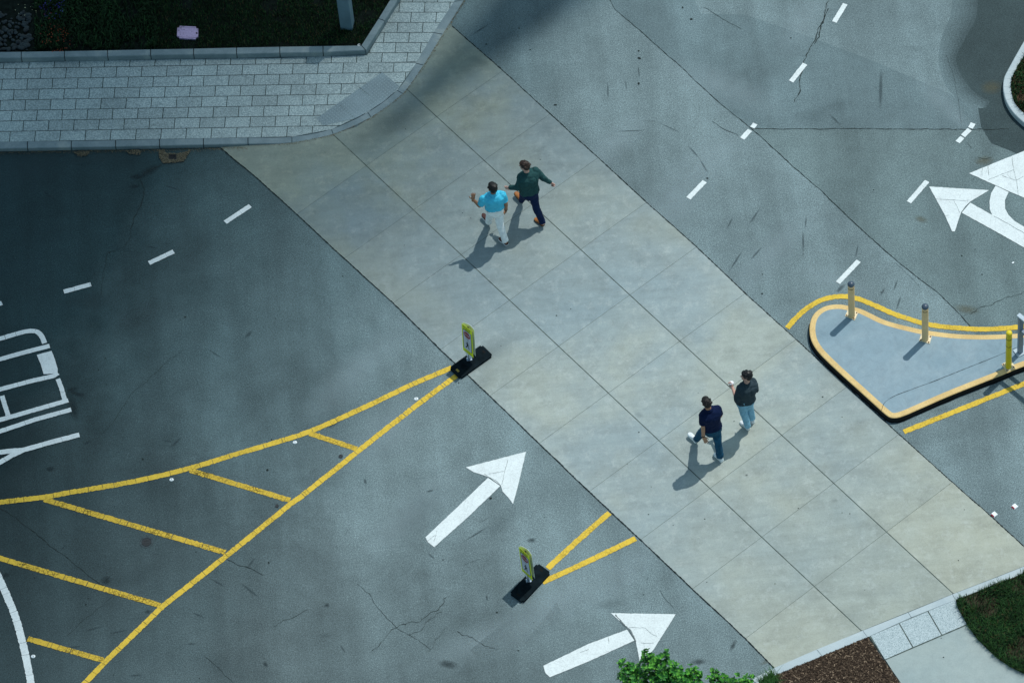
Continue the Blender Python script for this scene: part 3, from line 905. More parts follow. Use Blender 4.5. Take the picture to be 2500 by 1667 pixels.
ob = obj('ramp_panel', merge([_pm, _dm]), [M_ramp, plain('worn_dome', (0.25, 0.31, 0.33, 1), 0.8)], pav)
for i in range(len(_pm[1]), len(ob.data.polygons)): ob.data.polygons[i].material_index = 1
for pl in (cr2([(130, 600), (205, 660)]), cr2([(0, 722), (100, 812)])):
    vf = crack([G(x, y) for x, y in pl], 0.008, 0, 0.0, 0.2)
    obj('joint', ([Vector((v.x, v.y, zw(850) + 0.006)) for v in vf[0]], vf[1]), M_joint, pav)

# leaf litter along the kerb
M_litter = plain('dry_litter', (0.125, 0.112, 0.078, 1), 0.9, 0.1, var=0.9, scale=60)
def litter(name, path, n, spread, zz=0.006, seed=1, size=(0.008, 0.03), parent=None, side=1.0, clip=None):
    r = random.Random(seed)
    ev, L = path_eval([Vector((p.x, p.y, 0)) for p in path])
    V, Fc = [], []
    for i in range(n):
        p, nr = ev(r.random() * L)
        p = p + nr * (side * abs(r.gauss(0, spread)))
        a = r.random() * 6.28
        l = r.uniform(*size); w = l * r.uniform(0.25, 0.6)
        u = Vector((math.cos(a), math.sin(a), r.uniform(-0.2, 0.2))) * l
        v = Vector((-math.sin(a), math.cos(a), r.uniform(-0.2, 0.2))) * w
        c = Vector((p.x, p.y, zz + r.uniform(0, 0.008)))
        o = len(V)
        V += [c - u / 2, c + v / 2, c + u / 2, c - v / 2]
        Fc.append([o, o + 1, o + 2, o + 3])
    o_ = obj(name, (V, Fc), M_litter, parent)
    if parent is None: tag(o_, kind='stuff')
    else: tag(o_, kind='stuff')
    return o_
foot = [G(x, y + 8) for x, y in K_out[:8]]
foot2 = [G(x + .5, y + 1.5) for x, y in K_out[7:]]
t_ = litter('dry_leaf_litter', foot, 1500, 0.035, seed=4, side=-1)
tag(t_, 'thin line of dry brown litter at the foot of the kerb', 'litter')
t_ = litter('dry_leaf_litter', foot2, 1400, 0.02, seed=5, side=-1)
tag(t_, 'dry litter along the curved kerb beside the concrete crossing', 'litter')
# the drain basin with a collar of dead leaves
gd = G(422, 386)
def blob_litter(name, poly, n, seed, hole=None):
    r = random.Random(seed)
    P = [(G(x, y).x, G(x, y).y) for x, y in poly]
    xs = [p[0] for p in P]; ys = [p[1] for p in P]
    def inside(x, y, Q):
        c = False
        for i in range(len(Q)):
            a, b = Q[i], Q[i - 1]
            if (a[1] > y) != (b[1] > y) and x < (b[0] - a[0]) * (y - a[1]) / (b[1] - a[1]) + a[0]: c = not c
        return c
    Hq = [(G(x, y).x, G(x, y).y) for x, y in hole] if hole else None
    V, Fc = [], []
    while n > 0:
        x, y = r.uniform(min(xs), max(xs)), r.uniform(min(ys), max(ys))
        if not inside(x, y, P) or (Hq and inside(x, y, Hq)): continue
        n -= 1
        a = r.random() * 6.28; l = r.uniform(0.015, 0.05); w = l * 0.4
        u = Vector((math.cos(a), math.sin(a), r.uniform(-0.5, 0.5))) * l
        v = Vector((-math.sin(a), math.cos(a), r.uniform(-0.5, 0.5))) * w
        c = Vector((x, y, 0.012 + r.uniform(0, 0.02))); o = len(V)
        V += [c - u / 2, c + v / 2, c + u / 2, c - v / 2]; Fc.append([o, o + 1, o + 2, o + 3])
    return obj(name, (V, Fc), M_litter)
crd = lambda p: crop(p, 340, 350, 13.07)
t_ = blob_litter('dry_leaf_litter', crd([(620, 240), (800, 240), (850, 340), (1200, 350), (1420, 320), (1650, 220), (1560, 370), (1430, 590), (1000, 640), (760, 650), (650, 480)]), 1300, 8,
                 crd([(935, 375), (1190, 375), (1190, 545), (935, 545)]))
tag(t_, 'clump of dead leaves gathered round the drain grate', 'litter', kind='stuff')
t_ = blob_litter('dry_leaf_litter', cr1([(500, 1045), (620, 1040), (600, 1065), (540, 1075)]) , 140, 9)
tag(t_, 'small heap of dead leaves by the kerb, left of the drain', 'litter', kind='stuff')
t_ = blob_litter('dry_leaf_litter', cr1([(860, 1035), (970, 1032), (960, 1060), (890, 1062)]), 150, 10)
tag(t_, 'small heap of dead leaves by the kerb, just beside the drain', 'litter', kind='stuff')

M_iron = plain('cast_iron', (0.012, 0.016, 0.02, 1), 0.6, 0.4, var=0.4)
M_slot = plain('slot_dark', (0.004, 0.005, 0.006, 1), 0.9, 0.1)
def drain():
    a, b, c, d = [G(*p) for p in crd([(935, 375), (1190, 370), (1192, 545), (935, 550)])]
    t = thing('drain_grate', 'small square iron drain grate ringed by dead leaves at the kerb', 'drain', (a + c) / 2)
    bm = bmesh.new()
    u = (b - a) / 2; v = (d - a) / 2; ce = (a + b + c + d) / 4
    for s in (-1, 1):
        box(bm, ce + v * s * 0.94 + Vector((0, 0, .012)), u, v * 0.06, Vector((0, 0, .008)))
        box(bm, ce + u * s * 0.94 + Vector((0, 0, .012)), u * 0.06, v * 0.88, Vector((0, 0, .008)))
    for i in range(-4, 5):
        box(bm, ce + u * i * 0.19 + Vector((0, 0, .010)), u * 0.045, v * 0.88, Vector((0, 0, .006)))
    obj('grating', bm, M_iron, t)
    obj('pit', ([ce - u - v + Vector((0, 0, .0056)), ce + u - v + Vector((0, 0, .0056)), ce + u + v + Vector((0, 0, .0056)), ce - u + v + Vector((0, 0, .0056))], [(0, 1, 2, 3)]), M_slot, t)
drain()

def cap_cover(px, py, r, label):
    c = G(px, py)
    t = thing('valve_cover', label, 'valve cover', c)
    bm = bmesh.new()
    n = 28
    V = [];
    for k, (rr, z) in enumerate(((r * 1.45, 0.006), (r * 1.1, 0.009), (r * 1.06, 0.006))):
        V += [bm.verts.new((c.x + rr * math.cos(i * 6.2832 / n), c.y + rr * math.sin(i * 6.2832 / n), z)) for i in range(n)]
    for k in range(2):
        for i in range(n):
            bm.faces.new([V[k * n + i], V[k * n + (i + 1) % n], V[(k + 1) * n + (i + 1) % n], V[(k + 1) * n + i]])
    obj('collar', bm, plain('dark_tar', (0.050, 0.066, 0.072, 1), 0.9, 0.2, var=0.4), t)
    bm = bmesh.new()
    cone(bm, c + Vector((0, 0, .001)), c + Vector((0, 0, .010)), r, r, 28)
    for s in (-1, 1):
        box(bm, c + Vector((0, 0.03 * s, .011)), (r * .6, 0, 0), (0, .004, 0), (0, 0, .002))
    obj('lid', bm, M_iron, t)
cap_cover(357.5, 1323.5, 0.085, 'round black iron valve cover in the striped median')
cap_cover(676, 1235, 0.026, 'tiny round valve cap beside the second stripe of the yellow median')
cap_cover(832, 1114, 0.03, 'small dark valve cap near the narrow end of the yellow hatching')

# ------------------------------------------------------------------ planting bed behind the walk
M_shaded_lawn = plain('shaded_lawn', (0.006, 0.010, 0.008, 1), 0.95, 0.1, var=0.6, scale=12)  # near-black: the shade over this lawn is put into the colour
bed = [(x, y - 0) for x, y in PK_in] + [(924.6, 45.9), (953, 0), (985, -55), (985, -200), (-150, -200)]
tag(obj('planting_bed', poly_mesh([G(x, y, 0.115) for x, y in bed]), M_shaded_lawn), kind='structure')
def grass(name, poly, n, zf, hmin, hmax, cols, seed, label, cat='grass', lean=0.6, width=0.005, keep=None):
    r = random.Random(seed)
    P = [G(x, y, zf(x, y)) for x, y in poly]
    xs = [p.x for p in P]; ys = [p.y for p in P]
    Q = [(p.x, p.y) for p in P]
    def inside(x, y):
        c = False
        for i in range(len(Q)):
            a, b = Q[i], Q[i - 1]
            if (a[1] > y) != (b[1] > y) and x < (b[0] - a[0]) * (y - a[1]) / (b[1] - a[1]) + a[0]: c = not c
        return c
    zz = P[0].z if not callable(keep) else P[0].z
    V, Fc, mi = [], [], []
    while n > 0:
        x, y = r.uniform(min(xs), max(xs)), r.uniform(min(ys), max(ys))
        if not inside(x, y): continue
        if noise.noise(Vector((x * 1.7, y * 1.7, seed))) < -0.28 and r.random() < 0.8: n -= 1; continue
        n -= 1
        h = r.uniform(hmin, hmax); a = r.random() * 6.28; l = h * r.random() * lean
        ld = Vector((math.cos(a), math.sin(a), 0))
        w = Vector((-math.sin(a + .5), math.cos(a + .5), 0)) * width * r.uniform(.6, 1.3)
        z0 = zz
        b0 = Vector((x, y, z0)); b1 = b0 + ld * l * .35 + Vector((0, 0, h * .6)); b2 = b0 + ld * l + Vector((0, 0, h * r.uniform(.75, 1)))
        o = len(V)
        V += [b0 - w, b0 + w, b1 + w * .8, b1 - w * .8, b2]
        Fc += [[o, o + 1, o + 2, o + 3], [o + 3, o + 2, o + 4]]
        m = r.choices(range(len(cols)), [c[1] for c in cols])[0]
        mi += [m, m]
    o_ = obj(name, (V, Fc), [c[0] for c in cols])
    o_.data.polygons.foreach_set('material_index', mi)
    tag(o_, label, cat, kind='stuff')
    return o_
M_gd = plain('grass_dark', (0.012, 0.034, 0.013, 1), 0.8, 0.15, var=0.4, scale=3)
M_gm = plain('grass_mid', (0.026, 0.075, 0.022, 1), 0.8, 0.15, var=0.4, scale=3)
M_gy = plain('grass_dry', (0.10, 0.075, 0.035, 1), 0.9, 0.1, var=0.4, scale=3)
M_gl = plain('grass_light', (0.030, 0.095, 0.018, 1), 0.7, 0.2, var=0.4, scale=3)
grass('grass', [(385, -120), (960, -120), (985, -55), (953, 0), (924.6, 45.9), (884, 108), (780, 112.5), (385, 122)], 34000, lambda x, y: 0.116, 0.04, 0.10,
      [(M_gd, 6), (M_gm, 4), (M_gy, 0.8)], 1, 'very dark lawn behind the granite kerb around the lamp post')
grass('ground_cover', [(85, -120), (385, -120), (385, 122), (85, 126)], 12000, lambda x, y: 0.116, 0.05, 0.16, [(M_gd, 9), (M_gm, 1)], 2,
      'black-green ground cover left of the pink lid', 'ground cover', 0.9, 0.012)
# flowers
def flowers(cx, cy, n, rad, mat, label, seed):
    r = random.Random(seed)
    c = G(cx, cy, zw(cx) + 0.16)
    V, Fc = [], []
    for i in range(n):
        a = r.random() * 6.28; d = rad * math.sqrt(r.random())
        p = c + Vector((math.cos(a) * d, math.sin(a) * d * 1.3, r.uniform(-.05, .08)))
        s = r.uniform(.008, .016); o = len(V)
        V.append(p + Vector((0, 0, -.004)))
        for k in range(5):
            t = k * 1.2566
            V.append(p + Vector((math.cos(t) * s, math.sin(t) * s, .003)))
            V.append(p + Vector((math.cos(t + .63) * s * .45, math.sin(t + .63) * s * .45, 0)))
        for k in range(10): Fc.append([o, o + 1 + k, o + 1 + (k + 1) % 10])
    tag(obj('flowers', (V, Fc), mat), label, 'flowers', kind='stuff')
flowers(138, 100, 60, 0.28, plain('orange_petals', (0.30, 0.06, 0.02, 1), 0.7), 'small orange flowers in the dark bed near the kerb', 1)
flowers(118, 66, 16, 0.25, plain('rust_petals', (0.20, 0.03, 0.02, 1), 0.7), 'few rust red blooms above the orange flowers', 5)
flowers(130, 17, 60, 0.26, plain('violet_petals', (0.035, 0.03, 0.22, 1), 0.7), 'violet flowers at the top of the dark bed', 2)
flowers(66, 8, 18, 0.28, plain('cream_petals', (0.35, 0.36, 0.22, 1), 0.7), 'pale cream flowers in the top left corner', 3)
# cobbles
def cobbles():
    r = random.Random(4)
    bm = bmesh.new()
    for i in range(230):
        x, y = r.uniform(-60, 76), r.uniform(30, 122)
        c = G(x, y, 0.14)
        s = r.uniform(.025, .065)
        m = Matrix.Translation(c) @ Matrix.Rotation(r.random() * 3, 4, 'Z') @ Matrix.Diagonal((s, s * r.uniform(.55, .9), s * .45, 1))
        bmesh.ops.create_icosphere(bm, subdivisions=2, radius=1, matrix=m)
    o = obj('river_cobbles', bm, plain('cobble', (0.016, 0.026, 0.030, 1), 0.7, 0.3, var=0.6, scale=7), smooth=True)
    tag(o, 'smooth grey cobbles at the left end of the bed', 'stones', kind='stuff')
cobbles()
# irrigation lid
def lid():
    crl = lambda p: crop(p, 0, 0, 2.8)
    zt = 0.165
    a, b, c, d = [G(x, y, zt) for x, y in crl([(1212, 178), (1356, 185), (1352, 268), (1210, 262)])]
    ce = (a + b + c + d) / 4
    t = thing('irrigation_box', 'faded mauve plastic lid of an irrigation box in the dark grass', 'box lid', Vector((ce.x, ce.y, zt - .05)))
    u = (b - a) / 2; v = (d - a) / 2
    bm = bmesh.new()
    box(bm, ce - Vector((0, 0, .02)), u, v, Vector((0, 0, .02)))
    geom = [e for e in bm.edges if abs((e.verts[0].co - e.verts[1].co).z) > .02]
    bmesh.ops.bevel(bm, geom=geom, offset=0.045, segments=5, affect='EDGES')
    obj('lid', bm, plain('mauve_plastic', (0.44, 0.33, 0.50, 1), 0.7, 0.3, var=0.15, scale=30), t)
    bm = bmesh.new()
    box(bm, ce + u * .86 + v * .05 + Vector((0, 0, .002)), u * .07, v * .12, Vector((0, 0, .002)))
    obj('finger_hole', bm, M_slot, t)
    for s in (-1, 1):
        bm = bmesh.new()
        box(bm, ce + v * s * .80 + Vector((0, 0, .001)), u * .8, v * .02, Vector((0, 0, .0015)))
        obj('rib', bm, plain('mauve_dark', (0.22, 0.16, 0.26, 1), 0.8), t)
lid()
# small white ring standing in the corner
def ring():
    zt = zw(876) + 0.14
    c = G(876.5, 110.5, zt)
    bm = bmesh.new()
    r1, r2 = .022, .007
    V = []
    for i in range(20):
        a = i * 6.2832 / 20 * .82 + .4
        o = Vector((math.cos(a), math.sin(a), 0))
        V.append([bm.verts.new(c + o * r1 + o * (math.cos(b * 1.0472) * r2) + Vector((0, 0, math.sin(b * 1.0472) * r2))) for b in range(6)])
    for i in range(19):
        for b in range(6):
            bm.faces.new([V[i][b], V[i][(b + 1) % 6], V[i + 1][(b + 1) % 6], V[i + 1][b]])
    tag(obj('hose_clip', bm, plain('white_plastic', (0.7, 0.72, 0.72, 1), 0.5), loc=c), 'tiny open white ring lying at the corner of the granite kerb', 'clip')
ring()
# lamp post base at the top
def post():
    zt = zw(850) + 0.10
    cx = lambda p: crop(p, 780, 0, 13.07)
    bl, br = [G(x, y, zt) for x, y in cx([(655, 960), (1070, 1000)])]
    ce = (bl + br) / 2
    half = (br - bl) / 2
    dep = Vector((-half.y, half.x, 0)).normalized() * half.length * .9
    ce = ce + dep
    t = thing('metal_post', 'thick grey blue metal post rising from the dark lawn at the top edge', 'post', ce)
    bm = bmesh.new()
    box(bm, ce + Vector((0, 0, .9)), half * .93, dep, Vector((0, 0, .9)))
    obj('shaft', bm, plain('blue_grey_metal', (0.10, 0.17, 0.21, 1), 0.55, 0.4, var=0.15, scale=3), t)
    bevel(t.children[0], 0.02, 3)
    bm = bmesh.new()
    box(bm, ce + Vector((0, 0, 1.815)), half * .98, dep * 1.05, Vector((0, 0, .015)))
    obj('top_cap', bm, M_iron, t)
post()

# ------------------------------------------------------------------ lower right corner
cr9 = lambda p: crop(p, 1660, 1107, 2.8)
KL_in = [(1500, 1790)] + cr9([(495, 1538), (640, 1465), (935, 1337), (1250, 1208), (1560, 1085), (1863, 960), (2170, 842), (2352, 770)]) + [(2600, 1341)]
KL_out = [(1520, 1832)] + cr9([(520, 1585), (668, 1508), (972, 1382), (1283, 1254), (1582, 1118), (1884, 1000), (2190, 880), (2370, 812)]) + [(2615, 1357)]
tag(kerb('kerb', KL_in, KL_out, lambda x, y: G(x, y, 0.016), lambda p: p.z + 0.01, M_kerb_light, sub=1, gap=.008), kind='structure')
lawn_curve = cr9([(1884, 992), (1900, 1060), (1935, 1120), (1975, 1190), (2030, 1265), (2090, 1325), (2170, 1400), (2260, 1460), (2352, 1505)]) + [(2620, 1700)]
walk_c = cr9([(1283, 1252), (1505, 1568)]) + [(2330, 1900), (2700, 1900)] + lawn_curve[::-1]
def fp_f(n, b):
    c = n.ramp(n.noise(0.7, 6, 0.6), [(0.35, (0.285, 0.345, 0.345, 1)), (0.65, (0.345, 0.395, 0.380, 1))])
    c = n.mix(1.0, c, n.ramp(n.noise(4, 9, 0.75), [(0.3, 0.90), (0.7, 1.08)]), 'MULTIPLY')
    c = n.mix(1.0, c, n.ramp(n.noise(55, 3, 0.85), [(0.3, 0.90), (0.7, 1.09)]), 'MULTIPLY')
    n.link(c, b.inputs['Base Color'])
fw = obj('footpath', poly_mesh(flat(walk_c, 0.007)), material('footpath_concrete', fp_f, 0.85))
tag(fw, kind='structure')
fw.data.attributes.new('tone', 'FLOAT', 'FACE')
for d_ in fw.data.attributes['tone'].data: d_.value = 0.95
def granite_f2(n, b):
    base = n.ramp(n.noise(55, 2, 0.8), [(0.36, (0.20, 0.26, 0.28, 1)), (0.48, (0.37, 0.44, 0.46, 1)), (0.64, (0.48, 0.55, 0.57, 1))])
    n.link(base, b.inputs['Base Color'])
M_gr2 = material('flamed_granite', granite_f2, 0.8)
gran = [cr9([(1305, 1247), (1496, 1165), (1588, 1325), (1402, 1407)]), cr9([(1503, 1161), (1692, 1081), (1786, 1241), (1596, 1322)]),
        cr9([(1699, 1077), (1884, 1001), (1900, 1060), (1935, 1120), (1962, 1166), (1793, 1238)])]
for g_ in gran:
    o = obj('granite_slab', poly_mesh(flat(g_, 0.013)), M_gr2, fw)
obj('slab_joint', poly_mesh(flat(cr9([(1290, 1250), (1884, 994), (1905, 1060), (1966, 1172), (1404, 1412)]), 0.010)), M_joint, fw)
obj('edge_joint', crack(flat(cr9([(1290, 1254), (1402, 1412), (1505, 1568)]) + [(2330, 1900)], 0), .03, .012, .001, .2), M_crack, fw)
def mulch_f(n, b):
    c = n.ramp(n.noise(42, 4, 0.75, dist=1.0), [(0.35, (0.026, 0.018, 0.013, 1)), (0.55, (0.068, 0.047, 0.034, 1)), (0.75, (0.17, 0.12, 0.085, 1))])
    n.link(c, b.inputs['Base Color'])
    n.bump(b, n.noise(42, 4), 0.9, 0.02)
M_mulch = material('bark_mulch', mulch_f, 0.95, 0.1)
bedp = KL_out[1:5] + cr9([(1283, 1254), (1505, 1568)]) + [(2330, 1900), (1400, 2100), (1400, 1885)]
bedp = [(1400, 1885)] + KL_out[:5] + cr9([(1505, 1568)]) + [(2330, 1900), (1400, 2200)]
tag(obj('mulch_bed', poly_mesh(flat(bedp, 0.009)), M_mulch), kind='structure')
def chips():
    r = random.Random(6)
    P = [(G(x, y).x, G(x, y).y) for x, y in cr9([(560, 1545), (660, 1512), (972, 1385), (1283, 1256), (1503, 1568), (1530, 1640), (500, 1660)])]
    V, Fc, mi = [], [], []
    xs = [p[0] for p in P]; ys = [p[1] for p in P]
    k = 0
    while k < 7000:
        x, y = r.uniform(min(xs), max(xs)), r.uniform(min(ys), max(ys))
        c_ = False
        for i in range(len(P)):
            a, b = P[i], P[i - 1]
            if (a[1] > y) != (b[1] > y) and x < (b[0] - a[0]) * (y - a[1]) / (b[1] - a[1]) + a[0]: c_ = not c_
        if not c_: continue
        k += 1
        a = r.random() * 6.28; l = r.uniform(.015, .05); w = l * r.uniform(.15, .4)
        u = Vector((math.cos(a), math.sin(a), r.uniform(-.4, .4))) * l; v = Vector((-math.sin(a), math.cos(a), r.uniform(-.4, .4))) * w
        c = Vector((x, y, .016 + r.uniform(0, .014))); o = len(V)
        V += [c - u / 2 - v / 2, c + u / 2 - v / 2, c + u / 2 + v / 2, c - u / 2 + v / 2]; Fc.append([o, o + 1, o + 2, o + 3])
        mi.append(r.choices((0, 1, 2), (6, 4, 1))[0])
    o_ = obj('wood_chips', (V, Fc), [plain('chip_dark', (0.036, 0.025, 0.018, 1), 0.95, 0.1), plain('chip_mid', (0.095, 0.066, 0.046, 1), 0.95, 0.1), plain('chip_pale', (0.26, 0.19, 0.13, 1), 0.95, 0.1)])
    o_.data.polygons.foreach_set('material_index', mi)
    tag(o_, 'brown bark chips covering the triangular bed at the bottom', 'mulch', kind='stuff')
chips()
lawn_r = lawn_curve + [(2620, 1370)] + KL_out[:5:-1][1:]
lawn_r = lawn_curve + [(2640, 1400), (2615, 1358)] + cr9([(2370, 812), (2190, 880), (1884, 1000)])
tag(obj('lawn', poly_mesh(flat(lawn_r, 0.011)), plain('lawn_soil', (0.035, 0.032, 0.020, 1), 0.95, 0.1, var=0.6, scale=9)), kind='structure')
grass('grass', lawn_r, 30000, lambda x, y: 0.012, 0.05, 0.14, [(M_gd, 5), (M_gm, 5), (M_gl, 2), (M_gy, 0.6)], 11, 'shaggy dark green lawn in the bottom right corner', lean=1.0, width=0.006)

# right edge planting island (a corner of it shows)
crt = lambda p: crop(p, 2380, 80, 5.6)
IR_out = crt([(760, -10), (672, 115), (560, 310), (445, 520), (400, 620), (386, 740), (400, 840), (424, 925), (480, 1030), (560, 1130), (672, 1230), (820, 1340), (1000, 1440)])
IR_in = crt([(840, 80), (745, 215), (672, 325), (580, 460), (525, 555), (495, 660), (490, 760), (503, 840), (522, 910), (560, 985), (610, 1040), (672, 1105), (830, 1230), (1020, 1350)])
IR_in = crt([(860, 50), (745, 205), (640, 370), (545, 535), (502, 640), (490, 740), (502, 830), (520, 905), (556, 980), (612, 1045), (700, 1130), (840, 1235), (1020, 1340)])
ZI = 0.14
tag(kerb('planting_kerb', IR_in, IR_out, lambda x, y: G(x, y, ZI), lambda p: p.z + .01, M_kerb_light, sub=3, gap=.003), kind='structure')
tag(obj('planting_bed', poly_mesh([G(x, y, ZI - .015) for x, y in IR_in + [(2700, 320), (2700, 60)]]), plain('bed_soil', (0.06, 0.035, 0.024, 1), 0.95, 0.1, var=0.6, scale=14)), kind='structure')
grass('grass', IR_in + [(2600, 320), (2600, 60)], 9000, lambda x, y: ZI - .01, .04, .11, [(M_gd, 6), (M_gm, 5), (M_gy, 1.2)], 21, 'tuft of dark grass inside the pale kerb at the right edge', lean=1.0, width=.006)

# ------------------------------------------------------------------ painted traffic island
ZP = 0.15
c10 = lambda p: crop(p, 1950, 670, 4.125)
isl = c10([(108, 560), (118, 470), (150, 400), (210, 345), (290, 310), (400, 298), (500, 312), (620, 342), (720, 387), (850, 450), (970, 488), (1100, 520), (1230, 550), (1400, 576), (1600, 597), (1850, 605), (2050, 600), (2269, 588),
           (2700, 560), (2950, 560), (2950, 700), (2269, 922), (2050, 1010), (1800, 1108), (1500, 1228), (1200, 1360), (1080, 1412), (990, 1440), (920, 1436), (860, 1395), (760, 1305), (600, 1160), (450, 1025), (300, 885), (190, 770), (128, 665)])
isl3 = [G(x, y, ZP) for x, y in isl]
N = len(isl3)
cl = isl3 + isl3[:3]
ctr = []
for i in range(N):      # closed Catmull
    p0, p1, p2, p3 = isl3[i - 1], isl3[i], isl3[(i + 1) % N], isl3[(i + 2) % N]
    for j in range(3):
        t = j / 3
        ctr.append(0.5 * ((2 * p1) + (p2 - p0) * t + (2 * p0 - 5 * p1 + 4 * p2 - p3) * t * t + (3 * p1 - p0 - 3 * p2 + p3) * t ** 3))
def offset(P, d):
    out = []
    n = len(P)
    for i in range(n):
        t = (P[(i + 1) % n] - P[i - 1]).normalized()
        out.append(P[i] + Vector((-t.y, t.x, 0)) * d)
    return out
sgn = 1 if area2([(p.x, p.y) for p in ctr]) > 0 else -1
inner = offset(ctr, 0.110 * sgn)
island = thing('traffic_island', 'raised blue-grey traffic island with a yellow painted rim', 'traffic island', G(2250, 850))
def isl_f(n, b):
    c = n.ramp(n.noise(0.8, 6, 0.65, dist=0.7), [(0.3, (0.200, 0.285, 0.335, 1)), (0.5, (0.230, 0.312, 0.360, 1)), (0.68, (0.275, 0.350, 0.390, 1))])
    c = n.mix(1.0, c, n.ramp(n.noise(5, 9, 0.78, dist=.6), [(0.32, 0.86), (0.5, 1.0), (0.7, 1.10)]), 'MULTIPLY')
    c = n.mix(n.ramp(n.noise(2.2, 9, 0.8), [(0.60, 0.0), (0.72, 0.5)]), c, (0.36, 0.42, 0.43, 1))
    c = n.mix(1.0, c, n.ramp(n.voro(2.6), [(0.0, 0.55), (0.02, 0.7), (0.035, 1.0)]), 'MULTIPLY')
    c = n.mix(1.0, c, n.ramp(n.noise(70, 2, 0.7), [(0.3, 0.92), (0.7, 1.06)]), 'MULTIPLY')
    n.link(c, b.inputs['Base Color'])
M_isl = material('island_blue_grey', isl_f, 0.75)
def rim_f(n, b):
    c = n.ramp(n.noise(2.2, 6, 0.65), [(0.3, (0.60, 0.40, 0.16, 1)), (0.6, (0.74, 0.52, 0.225, 1))])
    c = n.mix(1.0, c, n.ramp(n.noise(45, 4, 0.7), [(0.3, 0.80), (0.6, 1.03)]), 'MULTIPLY')
    c = n.mix(n.ramp(n.noise(9, 7, 0.8), [(0.60, 0.0), (0.68, 0.45)]), c, (0.30, 0.29, 0.24, 1))
    n.link(c, b.inputs['Base Color'])
M_rim = material('rim_yellow', rim_f, 0.7)
M_black = plain('black_kerb_paint', (0.006, 0.007, 0.008, 1), 0.7, 0.2, var=0.3)
obj('deck', poly_mesh([p - Vector((0, 0, .001)) for p in inner]), M_isl, island)
n = len(ctr)
Vr = [p + (q - p).normalized() * .012 for p, q in zip(ctr, inner)] + inner + [p - Vector((0, 0, .012)) for p in ctr]
obj('rim', (Vr, [[i, (i + 1) % n, n + (i + 1) % n, n + i] for i in range(n)] + [[i, (i + 1) % n, 2 * n + (i + 1) % n, 2 * n + i] for i in range(n)]), M_rim, island)
Vs = [p - Vector((0, 0, .012)) for p in ctr] + [Vector((p.x, p.y, -.01)) + (p - q).normalized() * .01 for p, q in zip(ctr, inner)]
obj('kerb_face', (Vs, [[i, (i + 1) % n, n + (i + 1) % n, n + i] for i in range(n)]), M_black, island)
jl = [G(x, y) for x, y in c10([(835, 1370), (848, 1320), (880, 1275), (960, 1225), (1100, 1170), (1400, 1060), (1700, 940), (1950, 840), (2150, 755), (2269, 705), (2600, 560)])]
obj('joint', crack(catmull([G(x, y, ZP) for x, y in c10([(835, 1370), (848, 1320), (880, 1275), (960, 1225), (1100, 1170), (1400, 1060), (1700, 940), (1950, 840), (2150, 755), (2269, 705), (2600, 560)])], 4), .009, ZP + .003, .001, .05), M_crack, island)
# black overspray and skirt on the ground round the island
n = len(ctr)
sk_in = [Vector((p.x, p.y, .0125)) for p in offset(ctr, .02 * sgn)]
sk_out = []
for i, p in enumerate(offset(ctr, -.035 * sgn)):
    k = .4 + .6 * random.random()
    sk_out.append(Vector((ctr[i].x + (p.x - ctr[i].x) * k, ctr[i].y + (p.y - ctr[i].y) * k, .0125)))
obj('overspray', (sk_in + sk_out, [[i, (i + 1) % n, n + (i + 1) % n, n + i] for i in range(n)]), M_black, island)

# bollards
M_beige = plain('beige_paint', (0.74, 0.51, 0.26, 1), 0.6, 0.3, var=0.08, scale=6)
M_plate = plain('cream_plate', (0.74, 0.62, 0.42, 1), 0.65, 0.3, var=0.12, scale=14)
M_rustm = plain('rusty_bolt', (0.22, 0.10, 0.04, 1), 0.8, 0.2, var=0.5, scale=60)
M_capd = plain('slate_cap', (0.050, 0.075, 0.11, 1), 0.38, 0.5, var=0.1)
M_dark = plain('shadow_gap', (0.02, 0.018, 0.016, 1), 0.8, 0.2)
def plate(t, pl):
    c = sum(pl, Vector()) / 4
    bm = bmesh.new()
    lo = [bm.verts.new(p) for p in pl]
    hi = [bm.verts.new(p + Vector((0, 0, .014))) for p in pl]
    bm.faces.new(hi); bm.faces.new(lo[::-1])
    for i in range(4): bm.faces.new([lo[i], lo[(i + 1) % 4], hi[(i + 1) % 4], hi[i]])
    obj('base_plate', bm, M_plate, t)
    for p in pl:
        q = c + (p - c) * .76
        bm = bmesh.new()
        cone(bm, q + Vector((0, 0, .013)), q + Vector((0, 0, .020)), .014, .014, 12)
        cone(bm, q + Vector((0, 0, .019)), q + Vector((0, 0, .032)), .009, .009, 6)
        obj('bolt', bm, M_rustm, t)
def square_from(L, B, Rr):
    """plate with three seen corners"""
    return [L, B, Rr, L + Rr - B]
